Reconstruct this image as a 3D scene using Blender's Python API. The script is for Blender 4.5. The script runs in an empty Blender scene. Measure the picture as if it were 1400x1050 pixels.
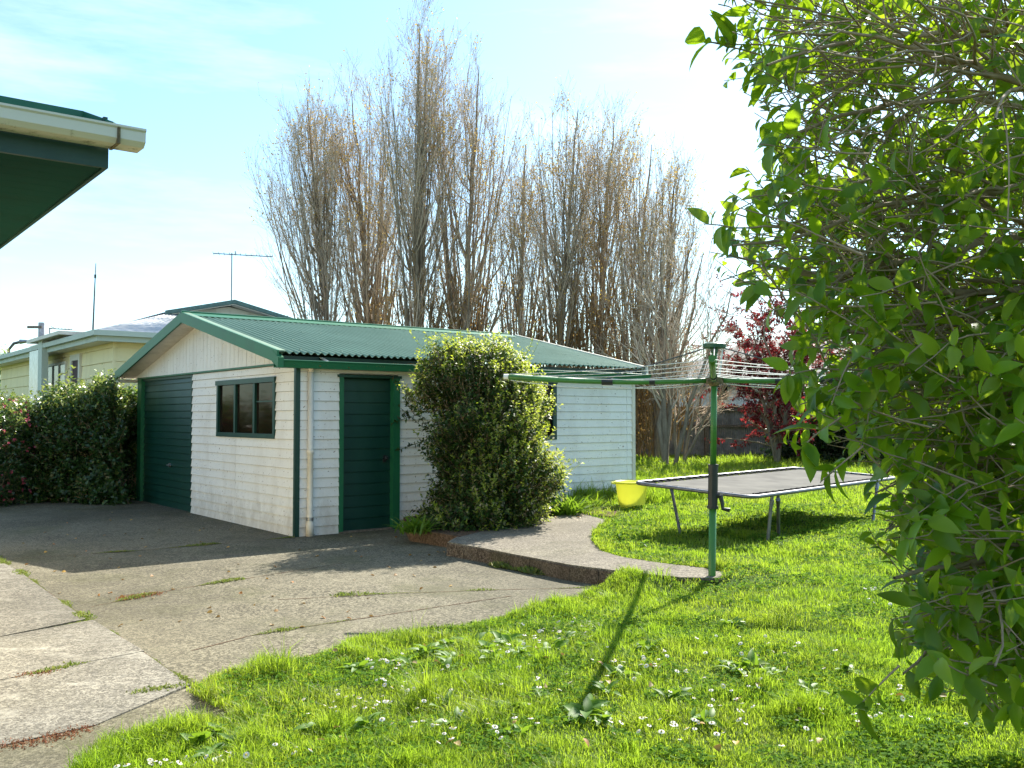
import bpy, math, random
import numpy as np
from mathutils import Vector, Matrix
random.seed(7); RS = np.random.RandomState(7)
SC = bpy.context.scene
COL = SC.collection
PI = math.pi
def R(d): return math.radians(d)

# ------------------------------------------------------------------ camera numbers (used to survey the site from the photo)
FPX, EYE, PITCH = 1284.0, 1.55, R(2.0)
def ray(px, py):
    a, b = (px-700)/FPX, (525-py)/FPX
    c, s = math.cos(PITCH), math.sin(PITCH)
    return np.array([a, c-b*s, s+b*c])
def gp(px, py, z=0.0):
    r = ray(px, py); t = (z-EYE)/r[2]
    return (r[0]*t, r[1]*t)
def dp(px, py, Y):
    r = ray(px, py); t = Y/r[1]
    return (r[0]*t, Y, EYE+r[2]*t)
def proj(P):
    c, s = math.cos(PITCH), math.sin(PITCH)
    x = P[:, 0]; y = P[:, 1]; z = P[:, 2]-EYE
    f = y*c+z*s; u = -y*s+z*c
    f = np.maximum(f, 1e-3)
    return 700+FPX*x/f, 525-FPX*u/f

# ------------------------------------------------------------------ object helpers
def tag(o, label=None, cat=None, group=None, kind=None):
    if label: o['label'] = label
    if cat: o['category'] = cat
    if group: o['group'] = group
    if kind: o['kind'] = kind
    return o
def empty(name, loc=(0, 0, 0), label=None, cat=None, group=None, rz=0):
    o = bpy.data.objects.new(name, None); COL.objects.link(o)
    o.location = loc; o.rotation_euler.z = rz
    return tag(o, label, cat, group)
def link(name, me, mat=None, parent=None, world=True):
    o = bpy.data.objects.new(name, me); COL.objects.link(o)
    if mat is not None:
        for m in (mat if isinstance(mat, (list, tuple)) else [mat]): me.materials.append(m)
    if parent is not None:
        o.parent = parent
        if world:      # the mesh is in world coordinates: undo the parent chain
            M = Matrix.Identity(4); p = parent
            while p is not None:
                M = Matrix.LocRotScale(p.location, p.rotation_euler, p.scale) @ M if p is parent else Matrix.LocRotScale(p.location, p.rotation_euler, p.scale) @ M
                p = p.parent
            o.matrix_basis = M.inverted()
    return o
def mesh(name, V, F, smooth=False, mats=None):
    me = bpy.data.meshes.new(name)
    V = np.asarray(V, dtype=np.float32).reshape(-1, 3)
    if isinstance(F, np.ndarray):
        n, k = F.shape
        me.vertices.add(len(V)); me.vertices.foreach_set('co', V.ravel())
        me.loops.add(n*k); me.loops.foreach_set('vertex_index', F.astype(np.int32).ravel())
        me.polygons.add(n)
        me.polygons.foreach_set('loop_start', np.arange(0, n*k, k, dtype=np.int32))
        me.polygons.foreach_set('loop_total', np.full(n, k, dtype=np.int32))
        me.update(calc_edges=True)
    else:
        me.from_pydata([tuple(map(float, v)) for v in V], [], [tuple(f) for f in F])
    if smooth: me.polygons.foreach_set('use_smooth', np.ones(len(me.polygons), dtype=bool))
    return me
class MB:
    "collects boxes, prisms and tubes that make up ONE part"
    def __init__(s): s.v = []; s.f = []
    def add(s, V, F):
        b = len(s.v); s.v += [tuple(v) for v in V]; s.f += [tuple(i+b for i in f) for f in F]; return s
    def hexa(s, P):   # 8 points: bottom ring 4, top ring 4
        return s.add(P, [(3, 2, 1, 0), (4, 5, 6, 7), (0, 1, 5, 4), (1, 2, 6, 5), (2, 3, 7, 6), (3, 0, 4, 7)])
    def box(s, o, ax, ay, az, x, y, z):
        o = np.array(o, float); ax, ay, az = map(lambda q: np.array(q, float), (ax, ay, az))
        P = []
        for zz in z:
            for (xx, yy) in ((x[0], y[0]), (x[1], y[0]), (x[1], y[1]), (x[0], y[1])):
                P.append(o+ax*xx+ay*yy+az*zz)
        return s.hexa(P)
    def tube(s, pts, r, n=10, cap=True):
        pts = [np.array(p, float) for p in pts]; K = len(pts)
        rr = r if isinstance(r, (list, tuple)) else [r]*K
        V = []; prev = None
        for i, p in enumerate(pts):
            t = pts[min(i+1, K-1)]-pts[max(i-1, 0)]; t = t/(np.linalg.norm(t)+1e-9)
            if prev is None:
                a = np.array([0, 0, 1.0]) if abs(t[2]) < .9 else np.array([1.0, 0, 0])
            else: a = prev
            u = np.cross(a, t); u = np.cross(t, u) if False else u/(np.linalg.norm(u)+1e-9)
            w = np.cross(t, u); prev = w if False else a
            for j in range(n):
                q = 2*PI*j/n
                V.append(p+rr[i]*(math.cos(q)*u+math.sin(q)*w))
        F = [(i*n+j, i*n+(j+1) % n, (i+1)*n+(j+1) % n, (i+1)*n+j) for i in range(K-1) for j in range(n)]
        if cap: F += [tuple(range(n-1, -1, -1)), tuple((K-1)*n+j for j in range(n))]
        return s.add(V, F)
    def prism(s, poly, z0, z1):   # poly in xy
        n = len(poly)
        V = [(x, y, z0) for x, y in poly]+[(x, y, z1) for x, y in poly]
        F = [tuple(range(n-1, -1, -1)), tuple(range(n, 2*n))]+[(i, (i+1) % n, n+(i+1) % n, n+i) for i in range(n)]
        return s.add(V, F)
    def build(s, name, mat, parent=None, smooth=False, world=True, bevel=0):
        o = link(name, mesh(name, s.v, s.f, smooth), mat, parent, world)
        if bevel:
            b = o.modifiers.new('bevel', 'BEVEL'); b.width = bevel; b.segments = 2; b.limit_method = 'ANGLE'
        return o

# ------------------------------------------------------------------ materials
def new_mat(name):
    m = bpy.data.materials.new(name); m.use_nodes = True
    nt = m.node_tree; nt.nodes.clear()
    return m, nt
def N(nt, typ, **kw):
    n = nt.nodes.new(typ)
    for k, v in kw.items():
        if k in n.inputs: n.inputs[k].default_value = v
        else: setattr(n, k, v)
    return n
def L(nt, a, b): nt.links.new(a, b)
def coords(nt, scale=(1, 1, 1), rot=(0, 0, 0)):
    tc = N(nt, 'ShaderNodeTexCoord'); mp = N(nt, 'ShaderNodeMapping')
    mp.inputs['Scale'].default_value = scale; mp.inputs['Rotation'].default_value = rot
    g = N(nt, 'ShaderNodeNewGeometry')
    L(nt, g.outputs['Position'], mp.inputs['Vector'])
    return mp.outputs['Vector']
def noise(nt, vec, scale, detail=4, rough=.55):
    n = N(nt, 'ShaderNodeTexNoise'); n.inputs['Scale'].default_value = scale
    n.inputs['Detail'].default_value = detail; n.inputs['Roughness'].default_value = rough
    if vec is not None: L(nt, vec, n.inputs['Vector'])
    return n.outputs['Fac']
def ramp(nt, fac, stops, interp='LINEAR'):
    r = N(nt, 'ShaderNodeValToRGB'); cr = r.color_ramp; cr.interpolation = interp
    while len(cr.elements) < len(stops): cr.elements.new(.5)
    for e, (p, c) in zip(cr.elements, stops):
        e.position = p; e.color = (c[0], c[1], c[2], 1) if isinstance(c, (tuple, list)) else (c, c, c, 1)
    L(nt, fac, r.inputs['Fac']); return r.outputs['Color']
def mixc(nt, fac, a, b, mode='MIX'):
    m = N(nt, 'ShaderNodeMix'); m.data_type = 'RGBA'; m.blend_type = mode
    for sock, v in ((m.inputs['Factor'], fac), (m.inputs['A'] if False else m.inputs[6], a), (m.inputs[7], b)):
        if hasattr(v, 'is_linked') or hasattr(v, 'links'): L(nt, v, sock)
        elif isinstance(v, (tuple, list)): sock.default_value = (v[0], v[1], v[2], 1)
        else: sock.default_value = v
    return m.outputs[2]
def bump(nt, h, strength=.3, dist=.01):
    b = N(nt, 'ShaderNodeBump'); b.inputs['Strength'].default_value = strength; b.inputs['Distance'].default_value = dist
    L(nt, h, b.inputs['Height']); return b.outputs['Normal']
def surf(nt, col, rough=.7, nrm=None, metal=0.0, spec=.5):
    p = N(nt, 'ShaderNodeBsdfPrincipled'); o = N(nt, 'ShaderNodeOutputMaterial')
    for sock, v in ((p.inputs['Base Color'], col), (p.inputs['Roughness'], rough)):
        if hasattr(v, 'links'): L(nt, v, sock)
        elif isinstance(v, (tuple, list)): sock.default_value = (v[0], v[1], v[2], 1)
        else: sock.default_value = v
    p.inputs['Metallic'].default_value = metal; p.inputs['Specular IOR Level'].default_value = spec
    if nrm is not None: L(nt, nrm, p.inputs['Normal'])
    L(nt, p.outputs[0], o.inputs['Surface']); return p
def paint(name, col, dirt=(.12, .1, .07), amt=.35, rough=.55, stretch=(1, 1, .25), grime=.5, spec=.4, sc=1.0, foot=0):
    m, nt = new_mat(name); v = coords(nt, stretch)
    n1 = noise(nt, v, 3.0*sc, 6, .65); n2 = noise(nt, coords(nt), 22*sc, 5, .7)
    f1 = ramp(nt, n1, [(.48, 0), (.78, amt)]); f2 = ramp(nt, n2, [(.58, 0), (.72, grime)])
    c = mixc(nt, f1, col, dirt); c = mixc(nt, f2, c, tuple(.45*a+.55*b for a, b in zip(dirt, col)))
    if foot:     # splashed mud on the lowest boards, nail rust
        sx = N(nt, 'ShaderNodeSeparateXYZ'); g = N(nt, 'ShaderNodeNewGeometry'); L(nt, g.outputs['Position'], sx.inputs[0])
        mr = N(nt, 'ShaderNodeMapRange'); L(nt, sx.outputs['Z'], mr.inputs['Value']); mr.inputs['From Min'].default_value = 0; mr.inputs['From Max'].default_value = .75; mr.inputs['To Min'].default_value = .26; mr.inputs['To Max'].default_value = -.12
        ad = N(nt, 'ShaderNodeMath', operation='ADD'); L(nt, noise(nt, coords(nt, (1, 1, .5)), 5, 9, .75), ad.inputs[0]); L(nt, mr.outputs[0], ad.inputs[1])
        c = mixc(nt, ramp(nt, ad.outputs[0], [(.52, 0), (.8, foot)]), c, (.25, .19, .12))
        c = mixc(nt, ramp(nt, noise(nt, coords(nt, (1, 1, 1.6)), 26, 2, .4), [(.7, 0), (.73, .8)]), c, (.2, .12, .07))
    surf(nt, c, rough, bump(nt, noise(nt, coords(nt), 60, 4), .15, .004), spec=spec)
    return m
def plain(name, col, rough=.6, metal=0.0, var=.25, sc=14, spec=.5):
    m, nt = new_mat(name)
    n = noise(nt, coords(nt), sc, 5, .6)
    c = mixc(nt, ramp(nt, n, [(.35, 0), (.7, 1)]), tuple(x*(1-var) for x in col), tuple(min(1, x*(1+var)) for x in col))
    surf(nt, c, rough, bump(nt, n, .15, .003), metal, spec); return m
def leafmat(name, cols, trans, tfac=.4, rough=.45, spec=.4, patch=None, pscale=3.0):
    "leaf: its own colour per leaf, light passes through it"
    m, nt = new_mat(name)
    g = N(nt, 'ShaderNodeNewGeometry')
    c = ramp(nt, g.outputs['Random Per Island'], [(i/max(1, len(cols)-1), x) for i, x in enumerate(cols)])
    tr = mixc(nt, .5, c, trans)
    if patch:
        f = ramp(nt, noise(nt, coords(nt), pscale, 6, .7), [(.42, 0), (.62, 1)])
        c = mixc(nt, f, c, patch)
        tr = mixc(nt, f, tr, tuple(min(1, q*1.6) for q in patch))
    p = N(nt, 'ShaderNodeBsdfPrincipled'); L(nt, c, p.inputs['Base Color']); p.inputs['Roughness'].default_value = rough
    p.inputs['Specular IOR Level'].default_value = spec
    t = N(nt, 'ShaderNodeBsdfTranslucent'); L(nt, tr, t.inputs['Color'])
    mx = N(nt, 'ShaderNodeMixShader'); mx.inputs[0].default_value = tfac
    o = N(nt, 'ShaderNodeOutputMaterial')
    L(nt, p.outputs[0], mx.inputs[1]); L(nt, t.outputs[0], mx.inputs[2]); L(nt, mx.outputs[0], o.inputs['Surface'])
    return m
M = {}
M['white'] = paint('white_weatherboard_paint', (.83, .8, .765), (.42, .34, .25), .32, .6, (.8, .8, .3), .5, foot=.38)
M['white2'] = paint('white_trim_paint', (.72, .66, .57), (.2, .17, .12), .5, .5, (1, 1, .4))
M['green'] = paint('bright_green_trim_paint', (.012, .13, .055), (.02, .06, .03), .4, .45, spec=.45)
M['dgreen'] = paint('dark_green_paint', (.003, .04, .028), (.02, .075, .055), .55, .42, spec=.5)
M['soffit'] = paint('dull_green_soffit', (.003, .045, .036), (.006, .03, .02), .5, .85, spec=.08)
M['cream'] = paint('cream_weatherboard_paint', (.95, .8, .48), (.55, .42, .22), .35, .7)
M['glass'] = plain('dark_window_glass', (.014, .009, .006), .06, 0, .3, 6, .12)
M['black'] = plain('black_plastic', (.018, .02, .022), .45)
M['steel'] = plain('galvanised_steel', (.42, .42, .44), .32, .85, .2)
M['cord'] = plain('white_plastic_cord', (.75, .75, .73), .5)
M['hoist'] = paint('hoist_green_paint', (.05, .19, .035), (.04, .09, .02), .5, .38, spec=.5)
M['rust'] = plain('rusty_steel', (.16, .12, .06), .8, 0, .5, 40)
M['wood'] = plain('weathered_timber', (.16, .13, .1), .85, 0, .4, 20)
M['antenna'] = plain('antenna_metal', (.12, .12, .13), .5, .4)

def bark(name, a, b):
    m, nt = new_mat(name); v = coords(nt, (1, 1, .25))
    n = noise(nt, v, 9, 6, .7)
    surf(nt, ramp(nt, n, [(.3, a), (.7, b)]), .9, bump(nt, n, .5, .02)); return m
M['bark'] = bark('poplar_bark', (.12, .09, .06), (.34, .27, .19))
M['twig'] = plain('poplar_twig_bark', (.6, .48, .36), .9, 0, .3, 2)
M['twig2'] = plain('orange_brown_shoot_bark', (.28, .18, .08), .9, 0, .4, 2)
M['shrubbark'] = bark('shrub_bark', (.2, .14, .085), (.42, .31, .2))

def roofmat(name, a, b, c):
    m, nt = new_mat(name)
    n1 = noise(nt, coords(nt, (1, 1, 1)), 1.2, 6, .65); n2 = noise(nt, coords(nt), 35, 4, .7)
    col = mixc(nt, ramp(nt, n1, [(.35, 0), (.7, 1)]), a, b)
    col = mixc(nt, ramp(nt, n2, [(.55, 0), (.75, .5)]), col, c)
    surf(nt, col, .5, None, 0, .4); return m
M['roof'] = roofmat('faded_green_corrugated_iron', (.15, .235, .15), (.2, .3, .205), (.34, .36, .27))
M['roofgrey'] = roofmat('grey_corrugated_iron', (.3, .31, .32), (.42, .43, .44), (.2, .2, .2))
M['roofgreen'] = roofmat('dark_green_corrugated_iron', (.01, .1, .06), (.015, .13, .08), (.05, .12, .08))

def concrete(name, a, b, patch, pamt, moss, mamt, seed=0.0):
    m, nt = new_mat(name)
    v = coords(nt)
    big = noise(nt, v, .55, 7, .62); mid = noise(nt, v, 2.6, 8, .7)
    vo = N(nt, 'ShaderNodeTexVoronoi'); vo.inputs['Scale'].default_value = 60; L(nt, v, vo.inputs['Vector'])
    spk = noise(nt, v, 95, 3, .7)
    c = mixc(nt, ramp(nt, big, [(.4, 0), (.6, 1)]), tuple(x*.85 for x in a), tuple(x*1.08 for x in b))
    c = mixc(nt, ramp(nt, mid, [(.3, .0), (.75, .5)]), c, tuple(x*.62 for x in a))
    c = mixc(nt, ramp(nt, vo.outputs['Color'], [(.3, .0), (.7, .8)]), c, tuple(min(1, x*1.9) for x in b))
    c = mixc(nt, ramp(nt, spk, [(.5, 0), (.62, .9)]), c, tuple(x*.35 for x in a))
    mv = coords(nt, (1.0, 2.2, 1), (0, 0, R(-38)))
    wr = N(nt, 'ShaderNodeMath', operation='MULTIPLY'); L(nt, ramp(nt, noise(nt, mv, 1.6, 10, .78), [(.5, 0), (.62, 1)]), wr.inputs[0]); L(nt, ramp(nt, noise(nt, v, 34, 8, .8), [(.38, .1), (.56, 1)]), wr.inputs[1])
    wear = ramp(nt, wr.outputs[0], [(.1, 0), (.9, pamt)])
    c = mixc(nt, wear, c, patch)
    ms = ramp(nt, noise(nt, v, .8, 6, .7), [(.5, 0), (.68, mamt)])
    c = mixc(nt, ms, c, moss)
    fine = ramp(nt, noise(nt, v, 7, 9, .75), [(.5, 0), (.66, .55)])
    c = mixc(nt, fine, c, tuple(x*.5 for x in b))
    dk = ramp(nt, noise(nt, coords(nt, (1, 1, 1), (0, 0, .5)), .33, 9, .68), [(.47, 0), (.62, .45)])
    c = mixc(nt, dk, c, tuple(x*.5 for x in a))
    surf(nt, c, .92, bump(nt, spk, .6, .006), spec=.25); return m
M['drive'] = concrete('weathered_exposed_concrete', (.09, .079, .053), (.15, .134, .094), (.195, .176, .128), .25, (.075, .075, .028), .6)
M['slab'] = concrete('worn_concrete_slab', (.118, .107, .088), (.175, .161, .133), (.36, .34, .29), .8, (.08, .075, .045), .35)
M['kerb'] = concrete('pebbly_concrete_path', (.135, .115, .086), (.195, .17, .132), (.25, .22, .18), .3, (.1, .1, .04), .35)
M['kerbside'] = concrete('mossy_concrete_edge', (.085, .06, .045), (.13, .1, .075), (.2, .17, .13), .3, (.06, .06, .02), .6)

m, nt = new_mat('lawn_soil'); v = coords(nt)
surf(nt, mixc(nt, ramp(nt, noise(nt, v, 2, 8, .7), [(.35, 0), (.65, 1)]), (.035, .07, .012), (.07, .11, .02)), 1, bump(nt, noise(nt, v, 30, 5), .8, .03), spec=.1); M['soil'] = m
m, nt = new_mat('leaf_litter_soil'); v = coords(nt)
surf(nt, mixc(nt, ramp(nt, noise(nt, v, 30, 6, .8), [(.4, 0), (.6, 1)]), (.06, .04, .025), (.2, .13, .09)), 1, bump(nt, noise(nt, v, 40, 5), .9, .03), spec=.1); M['litter'] = m

M['grass'] = leafmat('grass_blades', [(.06, .13, .012), (.13, .22, .02), (.24, .31, .03), (.1, .18, .016), (.34, .33, .12), (.09, .16, .02)], (.56, .74, .03), .52, .5, .25, patch=(.2, .31, .018), pscale=.9)
M['clover'] = leafmat('clover_leaves', [(.05, .13, .015), (.08, .17, .02), (.12, .22, .025)], (.3, .5, .03), .35, .85, .08)
M['weed'] = leafmat('broad_weed_leaves', [(.06, .15, .015), (.13, .24, .025), (.09, .19, .02), (.2, .28, .06)], (.4, .6, .03), .4, .55, .35)
M['redweed'] = leafmat('reddish_weed', [(.2, .07, .04), (.16, .12, .05), (.3, .12, .08)], (.4, .15, .08), .3, .7)
M['moss'] = leafmat('joint_moss', [(.12, .2, .03), (.2, .25, .05), (.24, .22, .1), (.1, .16, .03)], (.3, .4, .05), .3, .7)
M['petal'] = leafmat('white_petals', [(.8, .8, .8), (.75, .7, .74)], (.8, .75, .8), .3, .6)
M['yellow'] = plain('daisy_yellow', (.6, .4, .03), .7)
M['deadleaf'] = leafmat('dead_leaf', [(.35, .14, .03), (.25, .2, .1), (.5, .3, .06)], (.4, .2, .05), .2, .6)
M['fgleaf'] = leafmat('glossy_shrub_leaves', [(.03, .1, .006), (.075, .18, .008), (.17, .31, .015), (.045, .12, .008), (.28, .38, .03), (.025, .08, .008)], (.6, .84, .015), .52, .36, .4)
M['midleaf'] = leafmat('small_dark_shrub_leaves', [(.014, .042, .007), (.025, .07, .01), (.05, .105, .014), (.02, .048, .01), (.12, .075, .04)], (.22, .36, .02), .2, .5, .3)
M['midtip'] = leafmat('young_sunlit_shrub_leaves', [(.16, .25, .02), (.26, .34, .04), (.42, .33, .28), (.2, .28, .03), (.3, .36, .05)], (.75, .85, .05), .5, .4, .5)  # young tips, with sunlit yellow-green and pinkish highlights put into the colour
M['ivy'] = leafmat('hedge_leaves', [(.022, .06, .016), (.035, .09, .02), (.06, .12, .03), (.03, .07, .02)], (.2, .36, .04), .35, .3, .6)
M['ivytip'] = leafmat('pale_hedge_tips', [(.14, .24, .05), (.22, .28, .08), (.3, .25, .1)], (.4, .5, .08), .4, .35, .6)
M['pink'] = leafmat('pink_flowers', [(.4, .03, .08), (.5, .1, .16), (.35, .12, .12)], (.6, .1, .2), .3, .5)
M['maple'] = leafmat('red_maple_leaves', [(.05, .006, .01), (.13, .012, .016), (.26, .03, .035), (.07, .01, .016)], (.5, .06, .06), .42, .5)
M['gold'] = leafmat('golden_poplar_leaves', [(.45, .3, .06), (.35, .24, .08), (.6, .42, .1)], (.7, .5, .1), .45, .6)
M['brownleaf'] = leafmat('brown_poplar_leaves', [(.2, .12, .04), (.3, .18, .05), (.42, .27, .07), (.13, .09, .045)], (.6, .38, .1), .45, .7)
M['darkshrub'] = leafmat('dark_shrub_leaves', [(.012, .035, .01), (.02, .05, .012), (.03, .07, .02)], (.06, .14, .02), .25, .4)

# ------------------------------------------------------------------ vectorised growers
def nrm(a): return a/(np.linalg.norm(a, axis=-1, keepdims=True)+1e-9)
def tubes(P, Rr, n=3):
    "P (N,K,3), Rr (N,K) -> verts, quads"
    Nn, K, _ = P.shape
    T = np.empty_like(P); T[:, 1:-1] = P[:, 2:]-P[:, :-2]; T[:, 0] = P[:, 1]-P[:, 0]; T[:, -1] = P[:, -1]-P[:, -2]
    T = nrm(T)
    ref = np.where(np.abs(T[:, :1, 2:3]) < .8, np.array([0, 0, 1.0]), np.array([1.0, 0, 0]))
    u = nrm(np.cross(T, np.broadcast_to(ref, T.shape))); w = np.cross(T, u)
    ang = np.arange(n)*2*PI/n
    V = P[:, :, None, :]+Rr[:, :, None, None]*(np.cos(ang)[:, None]*u[:, :, None, :]+np.sin(ang)[:, None]*w[:, :, None, :])
    idx = np.arange(Nn*K*n).reshape(Nn, K, n)
    a = idx[:, :-1, :]; b = idx[:, 1:, :]
    F = np.stack([a, np.roll(a, -1, 2), np.roll(b, -1, 2), b], -1).reshape(-1, 4)
    return V.reshape(-1, 3), F
def joinVF(parts):
    Vs, Fs, b = [], [], 0
    for V, F in parts:
        Vs.append(V); Fs.append(F+b); b += len(V)
    return np.concatenate(Vs), np.concatenate(Fs)
def sample(P, t):
    "P (N,K,3), t (N,) in 0..1 -> point, tangent"
    K = P.shape[1]; x = np.clip(t*(K-1), 0, K-1-1e-4); i = x.astype(int); f = (x-i)[:, None]
    ar = np.arange(len(P)); a = P[ar, i]; b = P[ar, i+1]
    return a*(1-f)+b*f, nrm(b-a)
def rand_perp(T, rs):
    r = rs.normal(size=T.shape); r -= (r*T).sum(-1, keepdims=True)*T
    return nrm(r)
def grow(P, Rr, nch, t0, t1, ang, length, K, bend, rs, r0f=.55, rtip=.15, jitter=.08, tbias=1.0):
    "children of every polyline in P"
    Nn = len(P); rep = np.repeat(np.arange(Nn), nch)
    t = t0+(t1-t0)*rs.rand(len(rep))**tbias
    o, T = sample(P[rep], t)
    a = R(1)*(ang[0]+(ang[1]-ang[0])*rs.rand(len(rep)))[:, None]
    d = nrm(T*np.cos(a)+rand_perp(T, rs)*np.sin(a))
    Ln = (length(rep, t) if callable(length) else length*np.ones(len(rep)))*(.65+.7*rs.rand(len(rep)))
    Q = np.empty((len(rep), K, 3)); Q[:, 0] = o; st = (Ln/(K-1))[:, None]
    for k in range(1, K):
        Q[:, k] = Q[:, k-1]+d*st
        d = nrm(d+np.array(bend)*1.0/(K-1)+rs.normal(size=d.shape)*jitter)
    xr = t*(P.shape[1]-1); i = np.minimum(xr.astype(int), P.shape[1]-2)
    pr = Rr[rep, i]*(1-(xr-i))+Rr[rep, i+1]*(xr-i)
    r = pr*r0f
    RR = r[:, None]*np.linspace(1, rtip, K)[None]
    return Q, RR, rep, t
def leaves(P, D, U, length, width, droop=.25, fold=.25, seg=1):
    """P base points, D direction, U rough up. seg=1: a folded diamond leaf; seg=3: a curved pointed leaf."""
    D = nrm(D); S = nrm(np.cross(D, U)); U = np.cross(S, D)
    length = np.broadcast_to(np.asarray(length, float), (len(P),))[:, None]; width = np.broadcast_to(np.asarray(width, float), (len(P),))[:, None]
    if seg == 1:
        a = P; m = P+D*length*.5; tip = P+D*length-U*length*droop
        l = m+S*width*.5+U*width*fold; r = m-S*width*.5+U*width*fold
        V = np.stack([a, l, tip, r], 1)
        F = np.arange(len(P)*4).reshape(-1, 4)
        return V.reshape(-1, 3), F
    ts = [0, .18, .42, .68, .88, 1.0]; ws = [.04, .36, .5, .4, .18, .0]
    rows = []
    for t, w in zip(ts, ws):
        c = P+D*length*(t-.12*droop*t*t)-U*length*droop*t*t
        e = w*width
        rows.append(np.stack([c+S*e+U*e*fold*1.4, c, c-S*e+U*e*fold*1.4], 1))
    V = np.stack(rows, 1)    # N,6,3,3
    n = len(P); idx = np.arange(n*18).reshape(n, 6, 3)
    F = []
    for c in (0, 1):
        F.append(np.stack([idx[:, :-1, c], idx[:, :-1, c+1], idx[:, 1:, c+1], idx[:, 1:, c]], -1).reshape(-1, 4))
    return V.reshape(-1, 3), np.concatenate(F)
def vnoise(x, y, s, seed=0):
    x = np.asarray(x)*s+seed*17.3; y = np.asarray(y)*s+seed*9.1
    xi = np.floor(x).astype(int); yi = np.floor(y).astype(int); fx = x-xi; fy = y-yi
    fx = fx*fx*(3-2*fx); fy = fy*fy*(3-2*fy)
    def h(a, b):
        q = np.sin(a*127.1+b*311.7+seed*3.7)*43758.5453; return q-np.floor(q)
    return (h(xi, yi)*(1-fx)+h(xi+1, yi)*fx)*(1-fy)+(h(xi, yi+1)*(1-fx)+h(xi+1, yi+1)*fx)*fy
def inpoly(x, y, poly):
    x = np.asarray(x); y = np.asarray(y); c = np.zeros(x.shape, bool); n = len(poly)
    for i in range(n):
        x1, y1 = poly[i]; x2, y2 = poly[(i+1) % n]
        k = ((y1 > y) != (y2 > y)) & (x < (x2-x1)*(y-y1)/((y2-y1) if y2 != y1 else 1e-9)+x1)
        c ^= k
    return c
def segdist(x, y, line):
    d = np.full(np.shape(x), 1e9)
    for (x1, y1), (x2, y2) in zip(line[:-1], line[1:]):
        dx, dy = x2-x1, y2-y1; t = np.clip(((x-x1)*dx+(y-y1)*dy)/(dx*dx+dy*dy+1e-9), 0, 1)
        d = np.minimum(d, np.hypot(x-x1-t*dx, y-y1-t*dy))
    return d

# ------------------------------------------------------------------ site frame: the shed's corner and its two wall directions
U1 = np.array([-.616, .788, 0.]); U2 = np.array([.788, .616, 0.]); UZ = np.array([0, 0, 1.])
C0 = np.array([-2.79, 12.2, 0.])
def S(a, b, z): return C0+U1*a+U2*b+UZ*z    # a along the gable wall, b along the side wall
LZ = .13
# ------------------------------------------------------------------ ground sheets
front = [gp(*p) for p in ((60, 1120), (132, 1046), (148, 1028), (200, 1010), (262, 1000), (318, 996), (326, 978), (290, 960), (268, 948), (304, 930), (360, 918), (420, 910), (460, 896), (500, 878), (547, 874), (641, 861), (693, 852), (766, 830), (834, 815), (869, 799))]
kerbF = [gp(x, y, .15) for x, y in ((612, 741), (660, 749), (700, 757), (780, 772), (860, 782), (930, 789), (984, 790))]
kerbB = [gp(x, y, .15) for x, y in ((990, 782), (962, 776), (900, 769), (850, 761), (822, 753), (808, 738), (815, 722), (832, 712))]
kerb_poly = kerbF+kerbB+[gp(790, 700, .15), gp(720, 712, .15), gp(660, 724, .15), gp(628, 732, .15)]
sideA = tuple(S(-.03, 2.6, 0)[:2]); sideB = tuple(S(-.03, 6.2, 0)[:2]); sideC = tuple(S(7, 6.2, 0)[:2])
lawn_poly = front+[gp(975, 791, .1)]+kerbB[:]+[gp(785, 706, .13), sideA, sideB, sideC, (-14, 26), (-40, 40), (-40, 70), (60, 70), (60, -6), (0.5, -6), (-.9, 1.5)]
def lawn_h(x, y):
    d = segdist(x, y, front)
    far = np.clip((y-7.8)/.6, 0, 1)
    t = np.clip(np.maximum(d/1.6, far), 0, 1)
    h = .02+(LZ-.02)*t*t*(3-2*t)
    h = h+(vnoise(x, y, .9, 3)-.5)*.05*np.clip(d/.8, 0, 1)
    return h
# base sheet to the horizon
o = MB().prism([(-400, -60), (400, -60), (400, 700), (-400, 700)], -.3, -.06).build('ground', M['soil']); tag(o, 'grassy ground reaching to the horizon', 'ground', kind='structure')
# lawn sheet as a height field
def field(name, x0, x1, y0, y1, st, mat, label):
    xs = np.arange(x0, x1+st/2, st); ys = np.arange(y0, y1+st/2, st); X, Y = np.meshgrid(xs, ys)
    inside = inpoly(X, Y, lawn_poly)
    dd = np.minimum(segdist(X, Y, front), segdist(X, Y, kerbB))
    Z = np.where(inside, lawn_h(X, Y), -.03)
    V = np.stack([X, Y, Z], -1).reshape(-1, 3); ny, nx = X.shape
    i = np.arange(ny*nx).reshape(ny, nx)
    F = np.stack([i[:-1, :-1], i[:-1, 1:], i[1:, 1:], i[1:, :-1]], -1).reshape(-1, 4)
    keep = inside.ravel()[F].any(1); F = F[keep]
    o = link(name, mesh(name, V, F, True), mat); return tag(o, label, 'lawn', kind='structure')
field('lawn', -14, 26, -2, 36, .125, M['soil'], 'green back lawn rising gently behind the concrete edge')
# driveway
drv = [(-9, -1.2), gp(60, 1120), (-.6, 1.2)]
drive_poly = [(-22, -4), (-.4, -4)]+[(x+.22, y-.05) for x, y in front]+[gp(985, 797), gp(960, 770), gp(800, 735), gp(700, 700), tuple(S(.5, 3, 0)[:2]), tuple(S(.5, .5, 0)[:2]), tuple(S(7.2, .5, 0)[:2]), (-9, 19.5), (-22, 19.5)]
def sheet(name, poly, z, mat, label, zb=None):
    b = MB()
    if zb is None: b.add([(x, y, z) for x, y in poly], [tuple(range(len(poly)))])
    else: b.prism(poly, zb, z)
    o = b.build(name, mat); return tag(o, label, name, kind='structure')
sheet('driveway', drive_poly, 0.0, M['drive'], 'weathered grey brown concrete driveway in front of the shed')
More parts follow.
